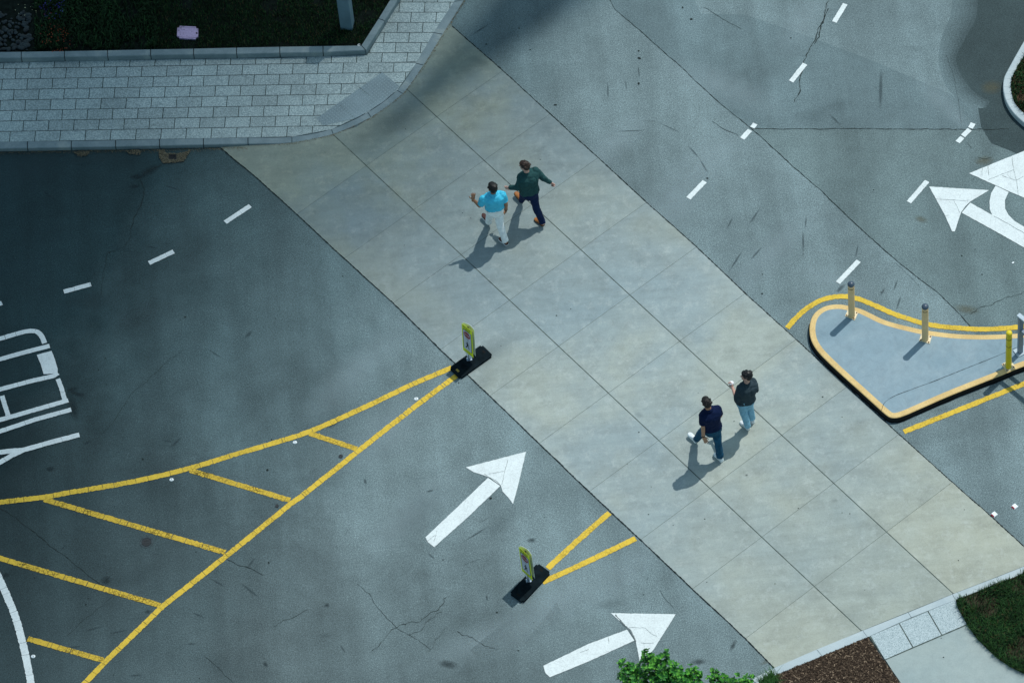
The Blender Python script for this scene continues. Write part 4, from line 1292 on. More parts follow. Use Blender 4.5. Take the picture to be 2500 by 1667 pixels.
def bollard(cx, cy, corners, h, label):
    c = G(cx, cy, ZP)
    t = thing('bollard', label, 'bollard', c, 'beige bollards with slate caps on the traffic island')
    pl = [G(x, y, ZP) for x, y in corners]
    pl = square_from(*pl) if len(pl) == 3 else pl
    plate(t, pl)
    r = .062
    bm = bmesh.new(); cone(bm, H(c, .012), H(c, h - .165), r, r, 36)
    for s in range(2): pass
    obj('post', bm, M_beige, t, smooth=True); sm(t)
    bm = bmesh.new(); cone(bm, H(c, h - .166), H(c, h - .145), r * .93, r * .93, 36); obj('dark_slot', bm, M_dark, t, smooth=True); sm(t)
    bm = bmesh.new(); cone(bm, H(c, h - .146), H(c, h - .06), r * .99, r * .99, 36); obj('collar', bm, M_beige, t, smooth=True); sm(t)
    bm = bmesh.new()
    m = Matrix.Translation(H(c, h - .06)) @ Matrix.Diagonal((r * 1.07, r * 1.07, .058, 1))
    bmesh.ops.create_uvsphere(bm, u_segments=36, v_segments=20, radius=1, matrix=m)
    bmesh.ops.bisect_plane(bm, geom=bm.verts[:] + bm.edges[:] + bm.faces[:], plane_co=H(c, h - .072), plane_no=(0, 0, -1), clear_outer=True)
    obj('cap', bm, M_capd, t, smooth=True)
def sm(t):
    o = t.children[-1]
    try:
        bm = bmesh.new(); bm.from_mesh(o.data)
        for e in bm.edges:
            if len(e.link_faces) == 2 and e.calc_face_angle() > 0.7: e.smooth = False
        bm.to_mesh(o.data); bm.free()
    except Exception: pass
bollard(2079.3, 772, [(2063, 772), (2086.8, 782.5), (2095.5, 763.8)], 1.07, 'beige bollard with slate dome cap nearest the rounded left end of the island')
bollard(2258.7, 829, [(2244, 832.5), (2269.8, 839.6), (2275, 821.8)], 1.10, 'beige bollard with slate dome cap, further right along the island edge')
def ybollard():
    c = G(2462, 896.5, ZP)
    t = thing('bollard', 'bright yellow bollard with two thin dark rings near the right edge', 'bollard', c)
    plate(t, square_from(*[G(x, y, ZP) for x, y in ((2445.4, 889.5), (2457.2, 909), (2478.9, 897.5))]))
    r, h = .056, 1.13
    My = plain('yellow_sleeve', (0.68, 0.53, 0.012, 1), 0.45, 0.4, var=0.08, scale=5)
    bm = bmesh.new(); cone(bm, H(c, .012), H(c, h - .03), r, r, 36)
    obj('post', bm, My, t, smooth=True); sm(t)
    bm = bmesh.new()
    m = Matrix.Translation(H(c, h - .04)) @ Matrix.Diagonal((r * 1.03, r * 1.03, .04, 1))
    bmesh.ops.create_uvsphere(bm, u_segments=36, v_segments=16, radius=1, matrix=m)
    obj('cap', bm, My, t, smooth=True)
    for z in (.70, .925):
        bm = bmesh.new(); cone(bm, H(c, z), H(c, z + .014), r * 1.04, r * 1.04, 36); obj('ring', bm, plain('rust_ring', (0.10, 0.05, 0.015, 1), 0.7), t, smooth=True); sm(t)
ybollard()
def gate():
    cg = lambda p, z: G(2380 + p[0] / 8.71, 740 + p[1] / 8.71, z)
    c = cg((962, 1050), ZP)
    t = thing('steel_frame', 'grey steel post with a flat top rail cut by the right edge of the photo', 'frame', c)
    Mg = plain('galvanised', (0.16, 0.21, 0.27, 1), 0.45, 0.4, 0.3, var=0.15, scale=6)
    Mgl = plain('plate_grey', (0.42, 0.50, 0.56, 1), 0.5, 0.4, var=0.1)
    # plate corners seen
    L = cg((810, 1010), ZP); B = cg((918, 1158), ZP)
    e1 = (B - L); e2 = Vector((-e1.y, e1.x, 0)).normalized() * .42
    if e2.x < 0: e2 = -e2
    pc = L + e1 / 2 + e2 / 2
    bm = bmesh.new(); box(bm, pc + Vector((0, 0, .012)), e1 / 2, e2 / 2, (0, 0, .008)); obj('base_plate', bm, Mgl, t)
    d1 = e1.normalized(); d2 = e2.normalized()
    bm = bmesh.new(); box(bm, c + Vector((0, 0, .56)), d1 * .035, d2 * .045, (0, 0, .545)); obj('post', bm, Mg, t); bevel(t.children[-1], .006)
    rail = cg((1045, 430), ZP + 1.11) - cg((940, 345), ZP + 1.11); rail.z = 0; rd = rail.normalized()
    rn = Vector((-rd.y, rd.x, 0))
    bm = bmesh.new(); box(bm, H(c, 1.13) + rd * .55, rd * .62, rn * .04, (0, 0, .018)); obj('top_rail', bm, Mgl, t)
    bm = bmesh.new(); box(bm, H(c, .72) + rd * .20, rd * .18, rn * .03, (0, 0, .03)); obj('cross_rail', bm, Mg, t)
    c2 = c + rd * 1.1
    bm = bmesh.new(); box(bm, c2 + Vector((0, 0, .56)), d1 * .035, d2 * .045, (0, 0, .545)); obj('post', bm, Mg, t)
gate()

# ------------------------------------------------------------------ road studs
M_stud = plain('white_stud', (0.80, 0.84, 0.86, 1), 0.35, 0.5, var=0.04)
M_red = plain('red_reflector', (0.55, 0.02, 0.03, 1), 0.3, 0.5)
def stud(px, py, ang, label, red=False):
    c = G(px, py)
    t = thing('road_stud', label, 'road stud', c, 'square reflective road studs' if red else 'round white road studs')
    bm = bmesh.new()
    if red:
        u = Vector((math.cos(R(ang)), math.sin(R(ang)), 0)) * .05; v = Vector((-u.y, u.x, 0))
        b = [bm.verts.new(c + u * i + v * j + Vector((0, 0, .007))) for i, j in ((-1, -1), (1, -1), (1, 1), (-1, 1))]
        tp = [bm.verts.new(c + u * i * .62 + v * j * .85 + Vector((0, 0, .025))) for i, j in ((-1, -1), (1, -1), (1, 1), (-1, 1))]
        bm.faces.new(tp)
        for i in range(4): bm.faces.new([b[i], b[(i + 1) % 4], tp[(i + 1) % 4], tp[i]])
        obj('housing', bm, M_stud, t)
        bm = bmesh.new()
        q = [c - u * .99 + v * j + Vector((0, 0, .010)) for j in (-.78, .78)] + [c - u * .66 + v * j + Vector((0, 0, .0258)) for j in (.68, -.68)]
        nrm = Vector((-u.x, -u.y, .02)).normalized() * .0022
        bm.faces.new([bm.verts.new(p + nrm) for p in q])
        obj('reflector', bm, M_red, t)
    else:
        m = Matrix.Translation(c + Vector((0, 0, .006))) @ Matrix.Diagonal((.042, .036, .018, 1))
        bmesh.ops.create_uvsphere(bm, u_segments=20, v_segments=10, radius=1, matrix=m)
        obj('dome', bm, M_stud, t, smooth=True)
        bm = bmesh.new(); box(bm, c + Vector((.004, 0, .022)), (.004, .002, 0), (-.006, .018, 0), (0, 0, .003)); obj('reflector_bar', bm, M_capd, t)
stud(1016, 974, 0, 'round white stud between the two converging yellow lines, nearest the crossing')
stud(720, 1080, 0, 'round white stud below the start of the shortest yellow stripe')
stud(419, 1171, 0, 'round white stud just under the long yellow line, left of centre')
stud(81, 1602, 0, 'round white stud beside the curved white line, bottom left')
stud(2427.5, 1255.8, 35, 'white stud with red reflector touching the concrete edge', True)
stud(2477.5, 1236.5, 35, 'white stud with red reflector out on the asphalt at the right edge', True)
bm = bmesh.new(); cc = G(2473, 642.5)
bmesh.ops.create_icosphere(bm, subdivisions=2, radius=1, matrix=Matrix.Translation(cc + Vector((0, 0, .015))) @ Matrix.Rotation(.6, 4, 'Z') @ Matrix.Diagonal((.028, .016, .006, 1)))
tag(obj('paper_scrap', bm, M_stud, loc=cc), 'small white scrap on the asphalt right of the double arrow', 'scrap')

# ------------------------------------------------------------------ crosswalk signs
M_lime = plain('fluorescent_yellow_green', (0.78, 0.88, 0.03, 1), 0.5, 0.3, var=0.04)
M_panel = plain('sign_silver', (0.52, 0.56, 0.66, 1), 0.5, 0.3, var=0.05)
M_stopred = plain('stop_red', (0.26, 0.008, 0.018, 1), 0.5, 0.3)
M_ink = plain('sign_black', (0.01, 0.01, 0.012, 1), 0.6, 0.2)
M_wsheet = plain('white_sheet', (0.72, 0.76, 0.84, 1), 0.5, 0.3, var=0.03)
M_rubber = plain('black_rubber', (0.006, 0.011, 0.014, 1), 0.9, 0.05, var=0.35, scale=12)
def text_mesh(s, size):
    cu = bpy.data.curves.new('t', 'FONT'); cu.body = s; cu.size = size; cu.align_x = 'CENTER'; cu.align_y = 'CENTER'
    o = bpy.data.objects.new('t', cu); COL.objects.link(o)
    dg = bpy.context.evaluated_depsgraph_get(); dg.update()
    me = bpy.data.meshes.new_from_object(o.evaluated_get(dg))
    V = [v.co.copy() for v in me.vertices]; Fc = [list(p.vertices) for p in me.polygons]
    bpy.data.objects.remove(o); bpy.data.curves.remove(cu); bpy.data.meshes.remove(me)
    return V, Fc
def sign(label, corners, tl, tr, br, bl, foot_px, paint_in_slot=False):
    """folding in-street sign: rubber base, stem, and a two-sided panel bowed round a post"""
    L, B, Rr, T = [G(x, y, .05) for x, y in corners]
    ce = (L + B + Rr + T) / 4
    ce0 = Vector((ce.x, ce.y, 0.009))
    t = thing('crosswalk_sign', label, 'road sign', ce0, 'portable yellow-green crosswalk signs on rubber bases')
    lu = ((Rr - B) + (T - L)) / 4; lv = ((T - Rr) + (L - B)) / 4
    bm = bmesh.new()
    box(bm, Vector((ce.x, ce.y, .031)), lu, lv, Vector((0, 0, .022)))
    geom = [e for e in bm.edges if abs((e.verts[0].co - e.verts[1].co).z) > .02]
    bmesh.ops.bevel(bm, geom=geom, offset=0.035, segments=4, affect='EDGES')
    obj('rubber_base', bm, M_rubber, t); bevel(t.children[-1], .008)
    for s in (-1, 1):
        bm = bmesh.new(); box(bm, Vector((ce.x, ce.y, .0535)) + lu * s * .80 + lv * .05, lu * .05, lv * .22, (0, 0, .0012))
        obj('hand_slot', bm, plain('slot_fill', (0.30, 0.22, 0.05, 1) if (s < 0 and paint_in_slot) else (0.002, 0.002, 0.002, 1), 0.9), t)
    for s in (-1, 1):
        bm = bmesh.new()
        for k in range(-2, 3): box(bm, Vector((ce.x, ce.y, .0545)) + lu * (s * .42 + k * .055), lu * .012, lv * .55, (0, 0, .0025))
        obj('tread_ribs', bm, M_rubber, t)
    f0 = G(foot_px[0], foot_px[1], .06)
    # panel axes
    zb, zt = .20, 1.05
    W = .285
    a = G(bl[0], bl[1], .30); b = G(br[0], br[1], .20)
    lat = G(tr[0], tr[1], 1.0) - G(tl[0], tl[1], 1.0); lat.z = 0; W = min(.31, lat.length); lat.normalize()
    front = Vector((lat.y, -lat.x, 0))
    if front.y > 0: front = -front
    top = .5 * (Vector(G((tl[0] + tr[0]) / 2, (tl[1] + tr[1]) / 2, 1.05)))
    topc = G((tl[0] + tr[0]) / 2, (tl[1] + tr[1]) / 2, 1.07)
    botc = G((bl[0] + br[0]) / 2, (bl[1] + br[1]) / 2, .235)
    up = (topc - botc); Hh = up.length; up.normalize()
    nrm = lat.cross(up)
    if nrm.y > 0: nrm = -nrm
    O = botc
    def pt(x, y, d): return O + lat * x + up * y + nrm * d
    def sheet_(side, mat, name, depthf):
        V, Fc = [], []
        k = 10
        for i in range(k + 1):
            x = -W / 2 + W * i / k
            V += [pt(x, 0, depthf(x)), pt(x, Hh, depthf(x)), pt(x, 0, depthf(x) - .003), pt(x, Hh, depthf(x) - .003)]
        for i in range(k):
            q = i * 4; w = q + 4
            Fc += [[q, w, w + 1, q + 1], [q + 2, q + 3, w + 3, w + 2], [q, q + 2, w + 2, w], [q + 1, w + 1, w + 3, q + 3]]
        Fc += [[0, 1, 3, 2], [k * 4, k * 4 + 2, k * 4 + 3, k * 4 + 1]]
        obj(name, (V, Fc), mat, t)
    dF = lambda x: .012
    dB = lambda x: -.045 - .02 * math.cos(math.pi * x / W) + .05 * max(0, (-x / W))
    sheet_(1, M_lime, 'front_panel', dF)
    sheet_(-1, M_wsheet, 'back_panel', dB)
    fp = [o for o in t.children if o.name.startswith('front_panel')][0]
    e = .014
    obj('black_border', ([pt(x, y, e) for x, y in ((-W * .41, Hh * .13), (W * .41, Hh * .13), (W * .41, Hh * .84), (-W * .41, Hh * .84))], [(0, 1, 2, 3)]), M_ink, fp)
    e += .0015
    obj('silver_field', ([pt(x, y, e) for x, y in ((-W * .37, Hh * .142), (W * .37, Hh * .142), (W * .37, Hh * .828), (-W * .37, Hh * .828))], [(0, 1, 2, 3)]), M_panel, fp)
    e += .0015
    oc = [(math.cos(R(22.5 + 45 * i)) * W * .34, Hh * .70 + math.sin(R(22.5 + 45 * i)) * W * .34) for i in range(8)]
    obj('stop_octagon', ([pt(x, y, e) for x, y in oc], [list(range(8))]), M_stopred, fp)
    def txt(s, size, y, mat, name, dd=.0015, x0=0):
        V, Fc = text_mesh(s, size)
        obj(name, ([pt(v.x + x0, v.y + y, e + dd) for v in V], Fc), mat, fp)
    txt('STOP', W * .23, Hh * .70, M_wsheet, 'stop_text')
    txt('FOR', W * .15, Hh * .545, M_ink, 'for_text')
    txt('STATE', W * .27, Hh * .950, M_ink, 'state_text')
    txt('LAW', W * .27, Hh * .880, M_ink, 'law_text')
    txt('WITHIN', W * .13, Hh * .09, M_ink, 'within_text')
    txt('CROSSWALK', W * .13, Hh * .045, M_ink, 'crosswalk_text')
    # walking figure
    S_ = W * .50; oy = Hh * .33
    def limb(a, b, w):
        a = Vector((a[0], a[1], 0)); b = Vector((b[0], b[1], 0)); d = (b - a).normalized(); q = Vector((-d.y, d.x, 0)) * w / 2
        return [a - q, b - q, b + q, a + q]
    parts = [limb((0, .45), (.02, -.05), .26), limb((0, .0), (-.30, -.75), .15), limb((.03, .0), (.18, -.38), .15), limb((.18, -.36), (.32, -.75), .13), limb((0, .42), (-.30, .12), .10), limb((0, .42), (.30, .10), .10)]
    hd = [(math.cos(i * .5236) * .12, .66 + math.sin(i * .5236) * .12) for i in range(12)]
    V, Fc = [], []
    for k, p in enumerate(parts):
        o = len(V); V += [pt(v.x * S_, v.y * S_ + oy, e + .0015 + .0002 * k) for v in p]; Fc.append([o, o + 1, o + 2, o + 3])
    o = len(V); V += [pt(x * S_, y * S_ + oy, e + .003) for x, y in hd]; Fc.append(list(range(o, o + 12)))
    obj('walker_symbol', (V, Fc), M_ink, fp)
    # mounting: tapering white foot, post, bracket
    pm = bmesh.new()
    q = [pt(-W * .40, 0.0, .008), pt(W * .44, 0.0, .008), pt(W * .16, -.13, .008), pt(-W * .10, -.13, .008)]
    vs = [pm.verts.new(p) for p in q] + [pm.verts.new(p - nrm * .02) for p in q]
    for f in ((0, 1, 2, 3), (7, 6, 5, 4), (0, 4, 5, 1), (1, 5, 6, 2), (2, 6, 7, 3), (3, 7, 4, 0)): pm.faces.new([vs[i] for i in f])
    obj('mount_plate', pm, M_wsheet, t)
    bm = bmesh.new(); low = pt(W * .03, -.12, 0); cone(bm, Vector((low.x, low.y, .052)), pt(0, Hh * .97, -.02), .016, .014, 12)
    obj('post', bm, M_ink, t)
    bm = bmesh.new(); cone(bm, Vector((low.x, low.y, .052)), Vector((low.x, low.y, .12)), .034, .028, 14)
    box(bm, Vector((low.x + .0, low.y, .062)), (.05, 0, 0), (0, .035, 0), (0, 0, .008))
    obj('spring_mount', bm, plain('steel', (0.35, 0.42, 0.5, 1), 0.35, 0.5, 0.6), t)
sign('portable crosswalk sign whose black base straddles the edge of the concrete crossing', [(1096.6, 897), (1123, 924.5), (1204.5, 867), (1175.5, 840.5)],
     (1128, 788.2), (1153, 808), (1157.3, 875.2), (1131, 850.5), (1150, 884), True)
sign('portable crosswalk sign alone on the asphalt at the tip of two yellow lines', [(1243.6, 1447.5), (1276, 1471), (1345.8, 1397), (1312, 1372.8)],
     (1267.4, 1333), (1292.9, 1356.5), (1302, 1415.6), (1274.8, 1391.6), (1297.8, 1423))

# ------------------------------------------------------------------ people
M_skin_a = plain('skin_brown', (0.30, 0.150, 0.085, 1), 0.55, 0.3, var=0.1, scale=20)
M_skin_b = plain('skin_light', (0.52, 0.30, 0.24, 1), 0.55, 0.3, var=0.1, scale=20)
M_skin_c = plain('skin_tan', (0.42, 0.225, 0.14, 1), 0.55, 0.3, var=0.1, scale=20)
def fabric(name, col, rough=0.85, spec=0.15, var=0.14):
    def f(n, b):
        k = n.ramp(n.noise(14, 4, 0.6), [(0.3, tuple(c * (1 - var) for c in col[:3]) + (1,)), (0.7, tuple(min(1, c * (1 + var)) for c in col[:3]) + (1,))])
        n.link(k, b.inputs['Base Color'])
        n.bump(b, n.noise(7, 4, 0.5, vec=n.mapped((1, 1, .6)), dist=1.0), 0.6, 0.04)
    return material(name, f, rough, spec)

def hand(bm, wrist, tip_dir, palm_n, thumb_side, curl=0.35, size=1.0, spread=0.12):
    d = tip_dir.normalized(); n = (palm_n - d * palm_n.dot(d)).normalized(); s = d.cross(n).normalized() * thumb_side
    pc = wrist + d * .045 * size
    ell(bm, pc, (d * .052 * size, s * .042 * size, n * .017 * size), 14)
    cone(bm, wrist - d * .03, wrist + d * .02, .027 * size, .026 * size, 12, True)
    for i, ln in enumerate((.070, .080, .075, .060)):
        off = (1.5 - i) * .0195 * size
        a = wrist + d * .083 * size + s * off
        dd = (d + s * (1.5 - i) * spread).normalized()
        b_ = a + (dd * math.cos(curl * .6) + n * math.sin(curl * .6)) * ln * .5 * size
        c_ = b_ + (dd * math.cos(curl * 1.7) + n * math.sin(curl * 1.7)) * ln * .5 * size
        cone(bm, a - d * .015, b_, .0098 * size, .0092 * size, 8, True)
        cone(bm, b_, c_, .0090 * size, .0078 * size, 8, True)
    a = wrist + d * .025 * size + s * .030 * size
    b_ = a + (d * .5 + s * .75 + n * .25).normalized() * .038 * size
    c_ = b_ + (d * .85 + s * .35 + n * .35).normalized() * .032 * size
    cone(bm, a, b_, .0125 * size, .011 * size, 8, True); cone(bm, b_, c_, .0105 * size, .009 * size, 8, True)

def torso_rings(sp, grow=0.0, z0=0.0, z1=1.0):
    """stations from pelvis (0) to neck (1): list of (centre, lat vec, dep vec)"""
    pel, neck = sp['pel'], sp['neck']
    hl = (sp['hR'] - sp['hL']); hl.z = 0; hl.normalize()
    slv = (sp['sR'] - sp['sL']); slz = slv.normalized(); s2 = slv.copy(); s2.z = 0; s2.normalize()
    bulk = sp.get('bulk', 1.0)
    st = [(-0.34, .120, .100), (-0.16, .155, .115), (0.0, .165, .118), (.18, .150, .108), (.36, .148, .108), (.55, .162, .118), (.72, .182, .124), (.84, .190, .112), (.93, .150, .085), (1.0, .075, .062)]
    ax = (neck - pel)
    out = []
    for t, w, d in st:
        if t < z0 - 1e-6 or t > z1 + 1e-6: continue
        tt = max(0, min(1, t))
        lat = hl.lerp(s2, tt).normalized()
        if t > .8: lat = lat.lerp(slz, .6).normalized()
        dep = Vector((0, 0, 1)).cross(lat).normalized()
        c = pel + ax * t + dep * (0.015 * math.sin(tt * math.pi)) * -1
        out.append((c, lat * (w * bulk + grow), dep * (d * bulk + grow)))
    return out

def loft(bm, rings, seg=28, power=2.4):
    L = []
    for c, la, de in rings:
        row = []
        for i in range(seg):
            a = i * 2 * math.pi / seg
            x = math.copysign(abs(math.cos(a)) ** (2 / power), math.cos(a)); y = math.copysign(abs(math.sin(a)) ** (2 / power), math.sin(a))
            row.append(bm.verts.new(c + la * x + de * y))
        L.append(row)
    for r in range(len(L) - 1):
        for i in range(seg):
            bm.faces.new([L[r][i], L[r][(i + 1) % seg], L[r + 1][(i + 1) % seg], L[r + 1][i]])
    bm.faces.new(L[0][::-1]); bm.faces.new(L[-1])

def shoe(bm_up, bm_sole, heel, toe, flat_z=None):
    """heel, toe are points on the sole's underside"""
    d = toe - heel; L = d.length; d.normalize()
    side = Vector((0, 0, 1)).cross(d); side.z = 0; side.normalize()
    up = d.cross(side).normalized()
    if up.z < 0: up = -up
    rings_s, rings_u = [], []
    prof = [(-.02, .012, .5), (.02, .034, 1), (.15, .037, 1), (.35, .034, 1), (.55, .041, 1), (.75, .047, 1), (.90, .040, 1), (.98, .022, .8), (1.01, .008, .5)]
    def ring(bm, t, w, z0, z1, sc=1.0):
        c = heel + d * L * t
        pts = []
        for sx, zz in ((-1, z0), (-1, z0 + (z1 - z0) * .6), (-.72, z0 + (z1 - z0) * .9), (0, z1), (.72, z0 + (z1 - z0) * .9), (1, z0 + (z1 - z0) * .6), (1, z0)):
            pts.append(bm.verts.new(c + side * w * sx * sc + up * zz))
        return pts
    def build(bm, rr):
        for a, b in zip(rr, rr[1:]):
            for i in range(len(a) - 1): bm.faces.new([a[i], a[i + 1], b[i + 1], b[i]])
            bm.faces.new([a[-1], a[0], b[0], b[-1]])
        bm.faces.new(rr[0]); bm.faces.new(rr[-1][::-1])
    build(bm_sole, [ring(bm_sole, t, w + .005, 0, .026) for t, w, k in prof])
    hgt = {-.02: .06, .02: .085, .15: .10, .35: .095, .55: .075, .75: .055, .90: .046, .98: .036, 1.01: .03}
    build(bm_up, [ring(bm_up, t, w, .02, hgt[t]) for t, w, k in prof])

def person(name_label, cat, sp):
    base = Vector((sp['pel'].x, sp['pel'].y, 0.008))
    skin = sp['skin']
    # ---------- body, one continuous surface
    bm = bmesh.new()
    rings = torso_rings(sp, -0.022)
    loft(bm, rings)
    head = sp['head']; f = sp['face'].normalized(); upv = (head - sp['neck']).normalized()
    upv = (upv * .35 + Vector((0, 0, 1)) * .65).normalized()
    f = (f - upv * f.dot(upv)).normalized(); rt = f.cross(upv).normalized()
    ell(bm, head + upv * .015 - f * .012, (rt * .074, f * .094, upv * .100), 20)
    ell(bm, head + f * .026 - upv * .050, (rt * .056, f * .062, upv * .062), 16)
    ell(bm, head + f * .068 - upv * .085, (rt * .024, f * .020, upv * .018), 10)
    cone(bm, head + f * .080 + upv * .012, head + f * .104 - upv * .022, .008, .014, 8, True)
    ell(bm, head + f * .072 + upv * .024, (rt * .055, f * .016, upv * .010), 10)
    ell(bm, head + f * .086 - upv * .052, (rt * .022, f * .009, upv * .008), 10)
    for s in (-1, 1):
        ell(bm, head + rt * s * .077 - f * .005 - upv * .008, (rt * .010, f * .019, upv * .031), 10)
    cone(bm, sp['neck'] - Vector((0, 0, .02)), head - upv * .03 - f * .01, .054, .053, 16, True)
    for S in 'LR':
        sh, el, wr = sp['s' + S], sp['e' + S], sp['w' + S]
        cone(bm, sh, el, .050, .040, 14, True); cone(bm, el, wr, .041, .028, 14, True)
        h = sp['hand' + S]
        hand(bm, wr, h[0], h[1], h[2], h[3])
        hp, kn, an = sp['h' + S], sp['k' + S], sp['a' + S]
        cone(bm, hp, kn, .080, .055, 14, True); cone(bm, kn, an, .055, .038, 14, True)
        he, to = sp['heel' + S], sp['toe' + S]
        cone(bm, an, he.lerp(to, .3) + Vector((0, 0, .04)), .036, .030, 10, True)
    body = remesh('person', bm, skin, None, .0065, 3, loc=base)
    tag(body, name_label, 'person')
    # ---------- eyes
    for s in (-1, 1):
        e = bmesh.new(); ell(e, head + f * .076 + rt * s * .030 + upv * .008, (rt * .012, f * .009, upv * .005), 10)
        obj('eye', e, M_ink, body, smooth=True)
    # ---------- hair
    bm = bmesh.new()
    hs = sp.get('hair', 1.0)
    ell(bm, head + upv * .034 - f * .024, (rt * .086, f * .100, upv * .094), 24)
    ell(bm, head + upv * .012 - f * .046, (rt * .079, f * .068, upv * .098), 20)
    ell(bm, head + upv * .080 + f * .040, (rt * .064, f * .048, upv * .036), 14)
    r_ = random.Random(len(name_label))
    for i in range(16):
        a = r_.random() * 6.28; b_ = r_.uniform(-.1, 1.45)
        q = rt * math.cos(a) * math.cos(b_) * .083 + f * (math.sin(a) * math.cos(b_) * .094) + upv * math.sin(b_) * .090
        c = head + upv * .034 - f * .024 + q
        if (c - head).dot(f) > .055 and (c - head).dot(upv) < .05: continue
        ell(bm, c, (rt * .026, f * .030, upv * .007), 8)
    remesh('hair', bm, sp['hairmat'], body, .006, 2, disp=.0016, dscale=60)
    # ---------- trousers
    bm = bmesh.new()
    g = .016
    loft(bm, torso_rings(sp, .012, -0.40, .20))
    for S in 'LR':
        hp, kn, an, he, to = sp['h' + S], sp['k' + S], sp['a' + S], sp['heel' + S], sp['toe' + S]
        cuff = an.lerp(kn, sp.get('cuff', .03))
        cone(bm, hp + Vector((0, 0, .02)), kn, .098, .074, 18, True)
        cone(bm, kn, cuff, .073, sp.get('hem', .062), 18, False)
        bmesh.ops.create_uvsphere(bm, u_segments=16, v_segments=10, radius=.074, matrix=Matrix.Translation(kn))
    remesh('trousers', bm, sp['legmat'], body, .009, 4, disp=.010, dscale=9)
    # ---------- belt
    if sp.get('belt'):
        rr = torso_rings(sp, .0, -.2, .4); pelv = sp['pel']; axv = (sp['neck'] - sp['pel']).normalized()
        c0, la, de = [q for q in rr if (q[0] - pelv).dot(axv) > -.01][0]; c0 = c0 + axv * .055
        up_ = (sp['neck'] - sp['pel']).normalized()
        k = 1 + .010 / la.length
        bm = bmesh.new(); loft(bm, [(c0 - up_ * .002, la * k, de * k), (c0 + up_ * .026, la * k, de * k)]); obj('belt', bm, M_ink, body, smooth=True)
    # ---------- top
    bm = bmesh.new()
    tr = torso_rings(sp, .024, sp.get('hem_t', .1), 1.0)
    lo = torso_rings(sp, .030, -.2, 1.0)
    t0 = sp.get('hem_t', 0.0)
    pel, neck = sp['pel'], sp['neck']
    c, la, de = tr[0]
    startc = pel + (neck - pel) * sp.get('hem_at', .05)
    lo = torso_rings(sp, .030, 0, 1.0); rr = [(startc, lo[0][1] * sp.get('hemw', 1.0), lo[0][2] * sp.get('hemw', 1.0))] + [q for q in tr if (q[0] - startc).dot(neck - pel) > .02]
    loft(bm, rr)
    for S in 'LR':
        sh, el, wr = sp['s' + S], sp['e' + S], sp['w' + S]
        ell(bm, sh, (Vector((.068, 0, 0)), Vector((0, .068, 0)), Vector((0, 0, .064))), 14)
        sl = sp.get('sleeve' + S, sp.get('sleeve', 1.0))
        if sl < 1:
            cone(bm, sh, sh.lerp(el, sl), .076, .074, 18)
        else:
            cone(bm, sh, el, .076, .068, 18, True)
            cone(bm, el, el.lerp(wr, sl - 1), .066, .048, 18, False)
    cone(bm, neck - Vector((0, 0, .06)), neck.lerp(head, .20), .088, .068, 18)
    remesh('shirt' if sp.get('sleeve', 2) < 1 else 'sweater', bm, sp['topmat'], body, .008, 4, disp=sp.get('disp', .010), dscale=8.5)
    if sp.get('collar'):
        bm = bmesh.new(); nk = neck.lerp(head, .10)
        ax_ = (head - neck).normalized()
        cone(bm, nk - ax_ * .02, nk + ax_ * .022, .084, .072, 22)
        remesh('collar', bm, sp['topmat'], body, .006, 3)
    # ---------- shoes
    for S in 'LR':
        bu, bs = bmesh.new(), bmesh.new()
        shoe(bu, bs, sp['heel' + S], sp['toe' + S])
        up_ = remesh('shoe', bu, sp['shoemat'], body, .006, 4)
        remesh('sole', bs, sp['solemat'], up_, .006, 1)
    # ---------- extras
    if sp.get('watch'):
        S = sp['watch']; el, wr = sp['e' + S], sp['w' + S]; d = (wr - el).normalized()
        bm = bmesh.new(); cone(bm, wr - d * .035, wr - d * .015, .033, .033, 18); obj('watch', bm, M_ink, body, smooth=False)
    return body

V3 = Vector
Zs = .010
def pxs(d, k): return G(d[k][0], d[k][1], d[k][2])
def make_spec(pts, **kw):
    sp = {k: G(*v) for k, v in pts.items()}
    sp.update(kw)
    return sp
# image-plane helpers on the ground
IX = (G(1300, 833) - G(1200, 833)).normalized()      # towards the right of the photo
IY = (G(1250, 800) - G(1250, 900)).normalized()      # away from the camera
UP = V3((0, 0, 1))
# A: cyan polo, white trousers
A = make_spec(dict(head=(1202.5, 459, 1.62), neck=(1205, 473.5, 1.46), pel=(1208, 509, .98), sL=(1181.5, 484.5, 1.41), sR=(1226.5, 474, 1.41), eL=(1171, 502.5, 1.15), wL=(1154.6, 487, 1.34),
                   eR=(1235, 498, 1.14), wR=(1235.3, 512.5, .90), hL=(1200.5, 510, .92), hR=(1216.5, 507, .92), kL=(1196, 521.5, .52), aL=(1193, 543, .11), kR=(1221.5, 553, .50), aR=(1234.5, 590.5, .12),
                   heelL=(1194, 547.5, .03), toeL=(1177.5, 522.5, .10), heelR=(1239, 599, .012), toeR=(1219, 582, .012)),
              skin=M_skin_a, hairmat=plain('black_hair', (0.006, 0.005, 0.005, 1), 0.5, 0.3, var=0.3, scale=60), topmat=fabric('cyan_shirt', (0.05, 0.50, 0.72, 1), 0.55, 0.35, .08), legmat=fabric('white_trousers', (0.80, 0.82, 0.82, 1)),
              shoemat=plain('brown_suede', (0.075, 0.032, 0.028, 1), 0.7, 0.2), solemat=plain('white_sole', (0.70, 0.72, 0.72, 1), 0.6), sleeve=.72, hem_at=.16, belt=True, collar=True, hem=.066, bulk=1.04, watch='R',
              face=-IX * .55 + IY, handL=(UP * .95 + IX * .15 + IY * .12, IY * 1.0 + IX * -.3, 1, .25), handR=(-UP * .9 + IY * .25, IX * -1.0 + IY * .2, -1, 1.1))
person('man in a shiny cyan polo shirt and white trousers, left hand raised', 'person', A)
